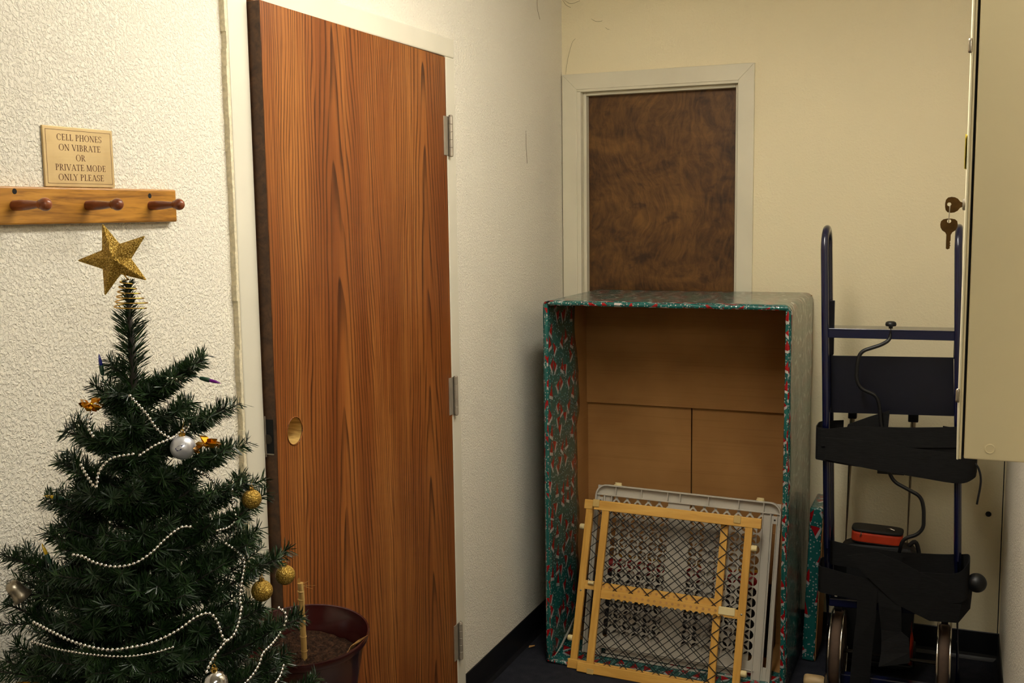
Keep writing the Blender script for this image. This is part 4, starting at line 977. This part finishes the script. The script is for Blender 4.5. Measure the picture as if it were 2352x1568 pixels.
PT = thing('plant_pot', 'glossy burgundy plastic pot with soil and a dead cane stub', 'plant pot', (0.178, 1.852, BH), Matrix.Rotation(math.radians(5.0), 3, rr))
PR, PHH = 0.1385, 0.262
b = MB(); b.lathe([(0.082, 0.012), (0.086, 0.010), (0.090, 0.014), (0.10, 0.08), (0.116, 0.18), (0.127, 0.238), (0.1335, 0.243), (0.1365, 0.250), (PR, PHH - 0.003), (0.1375, PHH), (0.1345, PHH - 0.001), (0.131, 0.246), (0.122, 0.23), (0.112, 0.16)], (0, 0, 0), (0, 0, 1), 56); b.build('pot_body', M['pot'], PT, smooth=True, autosmooth=1.0)
b = MB(); nr, na = 16, 48; vs = [(0, 0, 0.205)]
random.seed(11)
for i in range(1, nr + 1):
    for j in range(na):
        a = 2 * PI * j / na; r_ = 0.1165 * i / nr; x, y = r_ * math.cos(a), r_ * math.sin(a)
        vs.append((x, y, 0.203 + random.uniform(-0.004, 0.005) + 0.012 * math.sin(3 * a + 1) * (i / nr) ** 2 * 0.4))
fs = [(0, 1 + j, 1 + (j + 1) % na) for j in range(na)] + [(1 + (i - 1) * na + j, 1 + i * na + j, 1 + i * na + (j + 1) % na, 1 + (i - 1) * na + (j + 1) % na) for i in range(1, nr) for j in range(na)]
b.add(vs, fs); o = b.build('soil', M['soil'], PT, smooth=True); o['kind'] = 'stuff'
cane = [(0.0, 0.0, 0.19), (0.001, 0, 0.24), (0.0, 0.001, 0.30), (0.0015, 0.001, 0.345), (-0.0005, 0.002, 0.374)]
b = MB(); b.tube(smooth_path(cane, 6), 0.0064, 10); cn = b.build('cane', M['cane'], PT, smooth=True, autosmooth=0.7)
for z in (0.222, 0.255, 0.300, 0.338, 0.356):
    b = MB(); b.lathe([(0.0062, -0.002), (0.0073, -0.0005), (0.0074, 0.0006), (0.0062, 0.002)], (0.0005, 0.0005, z), (0.12, 0.05, 1), 12); b.build('node_ring', M['cane'], cn, smooth=True)
b = MB()
for d in ((0.030, 0.012, 0.0), (0.024, 0.010, -0.008), (0.018, 0.007, 0.012), (0.010, 0.016, 0.004)):
    b.tube([(0, 0.002, 0.369), (d[0], d[1], 0.369 + d[2])], [0.0009, 0.0003], 5)
b.add([(-0.006, 0.0, 0.372), (-0.001, 0.004, 0.373), (-0.002, 0.002, 0.386), (-0.005, -0.002, 0.382)], [(0, 1, 2, 3)])
b.build('fibres', M['cane'], cn)
for nm, rows in (('dead_leaf', [((0.128, 0.030, 0.262), (0.006, 0.010, 0.002)), ((0.120, 0.012, 0.255), (0.004, 0.013, 0.0)), ((0.112, -0.014, 0.240), (-0.002, 0.014, 0.004)), ((0.100, -0.045, 0.222), (0.002, 0.004, 0.002))]),
                 ('dead_leaf', [((0.035, -0.098, 0.214), (0.008, 0.004, 0.002)), ((0.060, -0.088, 0.218), (0.006, 0.008, 0.0)), ((0.080, -0.076, 0.216), (0.002, 0.003, 0.0))])):
    b = MB(); b.ribbon(rows, 0.0008); b.build(nm, M['dry_leaf'], PT)

# ---- artificial tree
TX, TY, TB, TT = 0.265, 1.287, BH, 1.480
TREE = thing('christmas_tree', 'small dark green artificial christmas tree in front of the stucco wall', 'christmas tree', (TX, TY, TB))
rng = np.random.default_rng(12)
b = MB(); b.tube([(TX, TY, TB + 0.01), (TX, TY, 1.0), (TX + 0.002, TY, 1.36), (TX + 0.001, TY - 0.001, TT)], [0.011, 0.009, 0.006, 0.003], 10); b.build('trunk', M['bark'], TREE, smooth=True, world=True)
for k in range(3):
    a = 2 * PI * k / 3 + 0.4; b = MB(); b.tube([(TX, TY, TB + 0.06), (TX + 0.07 * math.cos(a), TY + 0.07 * math.sin(a), TB + 0.03), (TX + 0.12 * math.cos(a), TY + 0.12 * math.sin(a), TB + 0.006)], 0.006, 8); b.build('stand_leg', M['bark'], TREE, smooth=True, world=True)

def needle_cloud(segs, dens=2100, ln=0.0235, lean=0.62, wid=0.00085):
    """segs: list of (p0,p1); needles sprout all round each stem segment. Returns verts, faces (3 sides each)"""
    V_, D_, Ls = [], [], []
    for p0, p1, sc in segs:
        p0 = np.array(p0); p1 = np.array(p1); d = p1 - p0; L_ = np.linalg.norm(d)
        if L_ < 1e-5: continue
        d /= L_; n = max(3, int(L_ * dens)); tt = rng.random(n); a = rng.random(n) * 2 * PI
        x = np.cross(d, [0.1, 0.2, 0.97]); x /= np.linalg.norm(x); y = np.cross(d, x)
        out = np.cos(a)[:, None] * x + np.sin(a)[:, None] * y
        le = lean * rng.uniform(0.7, 1.25, n)
        dr = out + d * le[:, None] + rng.normal(0, 0.10, (n, 3)); dr /= np.linalg.norm(dr, axis=1)[:, None]
        V_.append(p0 + d * (tt * L_)[:, None]); D_.append(dr); Ls.append(ln * sc * rng.uniform(0.75, 1.12, n))
    P_ = np.vstack(V_); Dn = np.vstack(D_); Ln = np.concatenate(Ls); n = len(P_)
    ax = np.cross(Dn, rng.normal(0, 1, (n, 3))); ax /= np.linalg.norm(ax, axis=1)[:, None]; ay = np.cross(Dn, ax)
    w_ = wid
    tip = P_ + Dn * Ln[:, None]; tip[:, 0] = np.maximum(tip[:, 0], 0.004)
    mid = P_ + Dn * (Ln * 0.72)[:, None]; mid[:, 0] = np.maximum(mid[:, 0], 0.004)
    A = P_ + ax * w_ * 0.7; B_ = P_ - ax * w_ * 0.7
    Cc = mid + ax * w_; Dd = mid - ax * w_
    E_ = mid + ay * w_ * 0.7
    vs = np.stack([A, B_, Dd, Cc, tip, E_], 1).reshape(-1, 3)
    i = np.arange(n) * 6
    fs = [(k, k + 1, k + 2, k + 3) for k in i.tolist()] + [(k + 3, k + 2, k + 4) for k in i.tolist()] + [(k + 2, k + 5, k + 4) for k in i.tolist()] + [(k + 5, k + 3, k + 4) for k in i.tolist()]
    return vs, fs
inv_tree = np.array(WM[TREE].inverted())
def np_obj(name, vs, fs, mat, parent):
    me = bpy.data.meshes.new(name); vs = vs + np.array([-TX, -TY, -TB]); me.from_pydata(vs.tolist(), [], fs); me.materials.append(mat); me.update()
    o = bpy.data.objects.new(name, me); COL.objects.link(o); o.parent = parent; WM[o] = WM[parent].copy(); return o
def branch(tip, base_drop=0.06, twigs=2, sc=1.0):
    tip = np.array(tip, float); hd = tip - np.array([TX, TY, tip[2]]); R_h = np.linalg.norm(hd[:2])
    base = np.array([TX, TY, tip[2] - base_drop * (0.4 + R_h / 0.2)])
    mid = (base + tip) / 2 + np.array([0, 0, -0.012 * R_h / 0.2])
    path = [np.array(p) for p in smooth_path([tuple(base), tuple(mid), tuple(tip)], 5)]
    segs = []; stems = [(path, 0.0022)]
    k0 = 2 if R_h > 0.06 else 1
    for i in range(k0, len(path) - 1): segs.append((path[i], path[i + 1], sc))
    d = tip - base; d /= np.linalg.norm(d); sd = np.cross(d, [0, 0, 1]); sd /= np.linalg.norm(sd)
    for k in range(twigs):
        for s in (-1, 1):
            f = 0.42 + 0.30 * k + rng.uniform(-0.05, 0.05); q = path[min(len(path) - 2, int(f * (len(path) - 1)))]
            l = (0.10 - 0.018 * k) * min(1.0, R_h / 0.17) * rng.uniform(0.8, 1.15)
            e = q + (d * 0.80 + sd * s * 0.62 + np.array([0, 0, rng.uniform(-0.05, 0.30)])) * l
            e[0] = max(e[0], 0.015)
            segs.append((q, e, sc * 0.92)); stems.append(([q, (q + e) / 2, e], 0.0014))
    m_ = MB()
    for p, r_ in stems: m_.tube([tuple(x) for x in p], [r_] * (len(p) - 1) + [r_ * 0.5], 5)
    o = m_.build('branch', M['bark'], TREE, smooth=True, world=True)
    # a brush-like tuft at the very tip
    segs.append((tip - d * 0.004, tip + d * 0.004, sc * 0.9))
    vs, fs = needle_cloud(segs)
    nd = np_obj('needles', vs, fs, M['needle'], o); nd['kind'] = 'stuff'
    return o
TIPS = [(0.3688,1.3395,1.3596),(0.4041,1.3448,1.2879),(0.4155,1.3415,1.2258),(0.4372,1.3432,1.1696),(0.4489,1.3435,1.1342),(0.4523,1.3388,1.0876),(0.4857,1.3483,1.0538),(0.5221,1.3518,0.9634),(0.4900,1.3285,0.8874),(0.5406,1.3456,0.8567),(0.2177,1.2768,1.3618),(0.1979,1.2637,1.3241),(0.1678,1.2431,1.2627),(0.1591,1.2324,1.2082),(0.1386,1.2169,1.1540),(0.1591,1.2203,1.1151),(0.0927,1.1863,1.0661),(0.0853,1.1733,0.9897),(0.0839,1.1615,0.9032),(0.3439,1.3298,1.3453),(0.0951,1.1826,1.0295)]
FTIPS = [(0.3987,1.1535,1.0379),(0.3327,1.3004,1.3285),(0.2847,1.2321,1.3203),(0.3134,1.2239,1.2744),(0.2703,1.1981,1.2538),(0.3582,1.3069,1.2952),(0.3854,1.3074,1.2092),(0.3655,1.2321,1.1982),(0.3136,1.1718,1.1762),(0.3662,1.1799,1.1278),(0.4359,1.2527,1.0679),(0.3129,1.1223,1.0758),(0.4274,1.2031,1.0502),(0.2859,1.0883,1.0146),(0.4773,1.2535,0.9798),(0.3974,1.1057,0.9614),(0.4513,1.1572,0.9549),(0.3344,1.0749,0.9643)]
def pull(p, f):  # shorten so that the needle tuft, not the stem, reaches the measured tip
    return (TX + (p[0] - TX) * f, TY + (p[1] - TY) * f, p[2])
for p in TIPS:
    rh = math.hypot(p[0] - TX, p[1] - TY); branch(pull(p, max(0.6, 1 - 0.012 / rh)), twigs=2 if rh > 0.1 else 1)
for p in FTIPS: branch(pull(p, 0.9), twigs=2)
def prof(z): return min(0.255, 0.020 + max(0.0, 1.37 - z) * 0.43)
zz = 1.31; k = 0
while zz > 0.56:
    nb = 7 if zz > 1.15 else 9
    for j in range(nb):
        a = 2 * PI * (j + 0.5 * (k % 2)) / nb + rng.uniform(-0.15, 0.15); r_ = prof(zz) * rng.uniform(0.74, 0.98)
        tp = [TX + r_ * math.cos(a), TY + r_ * math.sin(a), zz + rng.uniform(-0.02, 0.02)]
        tp[0] = max(tp[0], 0.03)
        if zz < 0.80 and tp[0] > 0.4 and tp[1] > 1.45: tp[0] = 0.4
        branch(tp, twigs=2 if zz < 1.25 else 1)
    zz -= 0.068; k += 1
# leader shoot, and short needles clothing the trunk
for nm, sg, dn, ln, le in (('leader_needles', ((TX, TY, 1.28), (TX + 0.001, TY, 1.43), 1.0), 3400, 0.036, 0.75), ('leader_needles', ((TX + 0.001, TY, 1.425), (TX + 0.001, TY, TT), 0.62), 4200, 0.026, 1.0), ('trunk_needles', ((TX, TY, 0.56), (TX, TY, 1.30), 1.0), 2600, 0.050, 0.45)):
    vs, fs = needle_cloud([sg], dens=dn, ln=ln, lean=le)
    o = np_obj(nm, vs, fs, M['needle'], TREE); o['kind'] = 'stuff'

# ---- star topper
RG, UP, TO = rr, uu, -fw
SCn = Vector((0.2521, 1.2787, 1.5178))
ST = thing('star_topper', 'faceted gold glitter star tilted on top of the christmas tree', 'tree topper', tuple(SCn))
b = MB(); Ro, Ri, dp = 0.0605, 0.0250, 0.0135; ang0 = math.radians(110)
ring = []
for i in range(10):
    a = ang0 - i * PI / 5; r_ = Ro if i % 2 == 0 else Ri
    ring.append(RG * (r_ * math.cos(a)) + UP * (r_ * math.sin(a)))
vs = [tuple(TO * dp), tuple(-TO * dp)] + [tuple(p) for p in ring]
b.add(vs, [(0, 2 + (i + 1) % 10, 2 + i) for i in range(10)] + [(1, 2 + i, 2 + (i + 1) % 10) for i in range(10)]); b.build('star', M['glitter'], ST, bevel=0.0012)
b = MB(); c0 = Vector((0.2659, 1.2806, 1.4882)) - SCn; c1 = Vector((0.2740, 1.2850, 1.4440)) - SCn; pts = []
for i in range(6 * 20 + 1):
    f = i / 120.0; a = 2 * PI * 6 * f; c = c0.lerp(c1, f); r_ = 0.0055 + 0.0215 * f
    pts.append(c + Vector((math.cos(a), math.sin(a), 0)) * r_)
pts = [Vector((0.006, 0.001, -0.015)), c0 + Vector((0, 0, 0.006))] + pts
b.tube(pts, 0.0011, 6); b.build('coil', M['gold_wire'], ST, smooth=True)

# ---- bead garland
GARLAND = [
  [(0.3026,1.2396,1.3200),(0.3218,1.2435,1.2942),(0.3374,1.2469,1.2683),(0.3492,1.2605,1.2546),(0.3489,1.2857,1.2616),(0.3476,1.2964,1.2763),(0.3546,1.3008,1.2893)],
  [(0.3328,1.2175,1.2380),(0.3413,1.2362,1.2491),(0.3486,1.2614,1.2563),(0.3461,1.2896,1.2674)],
  [(0.2688,1.1845,1.2261),(0.2806,1.1797,1.2133),(0.2974,1.1762,1.1981),(0.2962,1.1851,1.2178),(0.3062,1.1975,1.2358),(0.3278,1.2141,1.2403)],
  [(0.3732,1.2718,1.2061),(0.3811,1.2908,1.1890),(0.3948,1.3027,1.1670),(0.4053,1.3091,1.1833),(0.4077,1.3077,1.1635),(0.4102,1.3059,1.1404),(0.4143,1.3056,1.1239),(0.4138,1.2900,1.1159),(0.4124,1.2663,1.1177)],
  [(0.2918,1.1345,1.1102),(0.3056,1.1367,1.1085),(0.3229,1.1387,1.1009),(0.3462,1.1472,1.0952),(0.3649,1.1614,1.0974),(0.3770,1.1796,1.1085),(0.3843,1.1996,1.1240),(0.3912,1.2203,1.1344),(0.3987,1.2350,1.1318)],
  [(0.4222,1.2726,1.0969),(0.4300,1.2871,1.0800),(0.4377,1.2916,1.0625),(0.4467,1.2739,1.0423),(0.4547,1.2586,1.0216),(0.4607,1.2548,1.0071)],
  [(0.2576,1.0930,1.0216),(0.2915,1.0905,1.0133),(0.3273,1.0933,1.0022),(0.3628,1.1042,0.9937),(0.3871,1.1197,0.9938),(0.4081,1.1396,0.9968),(0.4250,1.1652,1.0054),(0.4353,1.1908,1.0167),(0.4433,1.2078,1.0169),(0.4514,1.2131,1.0043),(0.4594,1.2115,0.9864),(0.4648,1.2136,0.9766),(0.4671,1.2281,0.9813),(0.4642,1.2431,0.9951),(0.4593,1.2548,1.0102)],
  [(0.2624,1.0825,0.9988),(0.3046,1.0837,0.9938),(0.3483,1.0946,0.9885),(0.3851,1.1127,0.9837),(0.4114,1.1347,0.9839),(0.4282,1.1554,0.9866)],
  [(0.4648,1.2136,0.9766),(0.4628,1.1938,0.9645),(0.4621,1.1772,0.9497),(0.4658,1.1653,0.9296),(0.4722,1.1608,0.9121)],
  [(0.4782,1.3157,0.9885),(0.4870,1.3185,0.9811),(0.4886,1.3175,0.9679),(0.4850,1.3082,0.9536),(0.4893,1.2817,0.9473),(0.4903,1.2595,0.9426),(0.4934,1.2459,0.9318),(0.4943,1.2285,0.9225),(0.4930,1.2124,0.9159),(0.4925,1.1972,0.9060)],
  [(0.5044,1.2868,0.9136),(0.5086,1.2712,0.9037),(0.5102,1.2500,0.8961)],
  [(0.2633,1.2159,1.2957),(0.2647,1.2077,1.2776),(0.2773,1.2019,1.2633)],
  [(0.3147,1.2881,1.3375),(0.3258,1.2944,1.3345),(0.3353,1.2969,1.3225)],
]
GA = thing('bead_garland', 'silver bead garland swagged around the christmas tree', 'garland', (TX, TY, 0.9))
unit = MB().ball((0, 0, 0), 1.0, 8, 6)
def lift(p):  # sit on the outside of the branches, towards the room
    v_ = Vector((p[0] - TX, p[1] - TY, 0)); return Vector(p) + v_.normalized() * 0.016
for si, sw in enumerate(GARLAND):
    path = smooth_path([lift(p) for p in sw], 10); acc = 0.0; b = MB(); step = 0.0064 if si != 7 else 0.0052; rad = 0.0027 if si != 7 else 0.0020
    last = path[0]; nxt = 0.0
    for i in range(1, len(path)):
        a, c = path[i - 1], path[i]; l = (c - a).length
        while nxt <= acc + l:
            q = a.lerp(c, (nxt - acc) / max(l, 1e-6)); b.add([(x * rad + q.x, y * rad + q.y, z * rad + q.z) for x, y, z in unit.v], unit.f); nxt += step
        acc += l
    b.tube(path, 0.0005, 4)
    o = b.build('bead_strand', M['bead'], GA, smooth=True, world=True); o['kind'] = 'stuff'

# ---- baubles and other ornaments
def bauble(name, pos, r, mat, label, cat='bauble', group=None, swing=(0, 0, 1)):
    t = thing(name, label, cat, pos, None, group)
    MB().ball((0, 0, 0), r, 32, 20).build('ball', mat, t, smooth=True)
    b = MB(); b.lathe([(r * 0.26, r * 0.94), (r * 0.26, r * 1.18), (r * 0.22, r * 1.2), (1e-5, r * 1.2)], (0, 0, 0), (0, 0, 1), 16); c = b.build('cap', M['gold_wire'], t, smooth=True, autosmooth=0.6)
    b = MB(); b.tube([(r * 0.16 * math.cos(a), 0, r * 1.32 + r * 0.16 * math.sin(a)) for a in [2 * PI * i / 12 for i in range(12)]], r * 0.035, 5, closed=True); b.build('loop', M['gold_wire'], c, smooth=True)
    b = MB(); b.tube([(0, 0, r * 1.45), (0.002, 0.003, r * 2.1)], 0.0004, 4); b.build('hanger', M['gold_wire'], c)
    return t
bauble('gold_bauble', (0.4427, 1.332, 1.1496), 0.0150, M['glitter'], 'gold glitter bauble hanging highest, in front of the white door frame')
bauble('gold_bauble', (0.4712, 1.3707, 1.0205), 0.0155, M['glitter'], 'gold glitter bauble half hidden behind a branch tip, farthest right')
bauble('gold_bauble', (0.4700, 1.311, 1.0150), 0.0163, M['glitter'], 'gold glitter bauble hanging just above the plant pot rim')
sb = bauble('silver_bauble', (0.375, 1.262, 1.2400), 0.0183, M['satin_silver'], 'satin silver bauble with a small blue bird shape, high on the tree')
b = MB(); q = [(-0.006, 0.000), (-0.001, 0.004), (0.004, 0.005), (0.0095, 0.0075), (0.007, 0.002), (0.003, -0.002), (-0.003, -0.004)]
vs = []
for (u_, v_) in q:
    p = RG * u_ + UP * v_ + TO * math.sqrt(max(0, 0.0186 ** 2 - u_ * u_ - v_ * v_)); vs.append(tuple(p))
b.add(vs, [tuple(range(len(vs)))[::-1]]); b.build('painted_mark', M['paint_blue'], sb)
bauble('silver_bauble', (0.4880, 1.1690, 0.9314), 0.0185, M['silver'], 'mirror silver bauble low on the tree at the bottom of the picture')
def foil_bow(pos, r, label):
    t = thing('foil_bow', label, 'bow', pos); random.seed(int(pos[2] * 1000))
    for k in range(9):
        a = 2 * PI * k / 9 + random.uniform(-0.3, 0.3); el = random.uniform(-0.5, 0.8)
        d = Vector((math.cos(a) * math.cos(el), math.sin(a) * math.cos(el), math.sin(el))); s_ = d.cross(Vector((0.1, 0.2, 1))).normalized() * (r * 0.34)
        b = MB(); b.ribbon([(d * r * 0.08, s_ * 0.3), (d * r * 0.55 + Vector((0, 0, r * 0.1)), s_), (d * r * 0.95 + Vector((0, 0, -r * 0.1)), s_ * 0.8), (d * r * 0.75 + Vector((0, 0, -r * 0.35)), s_ * 0.5)], 0.0004)
        b.build('foil_loop', M['foil'], t)
    MB().ball((0, 0, 0), r * 0.22, 10, 8).build('knot', M['foil'], t, smooth=True)
foil_bow((0.250, 1.213, 1.3050), 0.019, 'crumpled gold foil bow on the upper branch nearest the stucco wall')
foil_bow((0.4120, 1.2720, 1.2445), 0.021, 'crumpled gold foil bow beside the satin silver bauble')
foil_bow((0.2250, 1.0840, 0.9190), 0.020, 'crumpled gold foil bow low in the bottom corner of the picture')
BL = thing('silver_bell', 'small tarnished silver bell hanging under a lower branch near the stucco wall', 'bell', (0.1380, 1.1570, 1.0263), (0.45, -0.35, 0))
b = MB(); b.lathe([(1e-5, 0.016), (0.006, 0.0155), (0.010, 0.012), (0.0115, 0.004), (0.0125, -0.008), (0.016, -0.015), (0.0155, -0.0155), (0.012, -0.008), (0.010, 0.004), (1e-5, 0.012)], (0, 0, 0), (0, 0, 1), 28); b.build('bell_body', M['chrome_old'], BL, smooth=True)
MB().ball((0, 0, -0.010), 0.004, 10, 8).build('clapper', M['steel'], BL, smooth=True)
b = MB(); b.tube([(0.003 * math.cos(a), 0, 0.018 + 0.003 * math.sin(a)) for a in [2 * PI * i / 12 for i in range(12)]], 0.0006, 5, closed=True); b.build('loop', M['steel'], BL)
def bulb(pos, d, mat, label):
    t = thing('mini_light', label, 'string light', pos); d = Vector(d).normalized()
    b = MB(); b.lathe([(0.0024, 0.0), (0.0027, 0.004), (0.0024, 0.010), (0.0014, 0.016), (1e-5, 0.020)], (0, 0, 0), d, 12); b.build('bulb', mat, t, smooth=True)
    b = MB(); b.lathe([(0.0022, -0.014), (0.0032, -0.010), (0.0036, 0.0), (0.0030, 0.0015)], (0, 0, 0), d, 12); s_ = b.build('socket', M['socket'], t, smooth=True, autosmooth=0.6)
    b = MB(); q0 = d * -0.014; q1 = Vector((TX - pos[0], TY - pos[1], -0.02)) * 0.4
    b.tube(smooth_path([tuple(q0), tuple(q0 - d * 0.012), tuple(q1)], 6), 0.0009, 5); b.build('wire', M['socket'], s_)
bulb((0.2299, 1.2600, 1.3560), (-0.1, -0.05, 1), M['bulb_blue'], 'blue mini light pointing up near the top of the tree')
bulb((0.3830, 1.3190, 1.3330), tuple(RG * 1.0 - UP * 0.25), M['bulb_purple'], 'purple mini light pointing towards the door near the top of the tree')
bulb((0.1739, 1.1850, 1.0760), (-0.3, -0.1, 0.9), M['bulb_yellow'], 'yellow mini light on the long lower branch near the stucco wall')
bulb((0.1871, 1.1955, 1.1640), (-0.9, -0.2, 0.1), M['bulb_yellow'], 'yellow mini light at the tip of a short middle branch near the stucco wall')
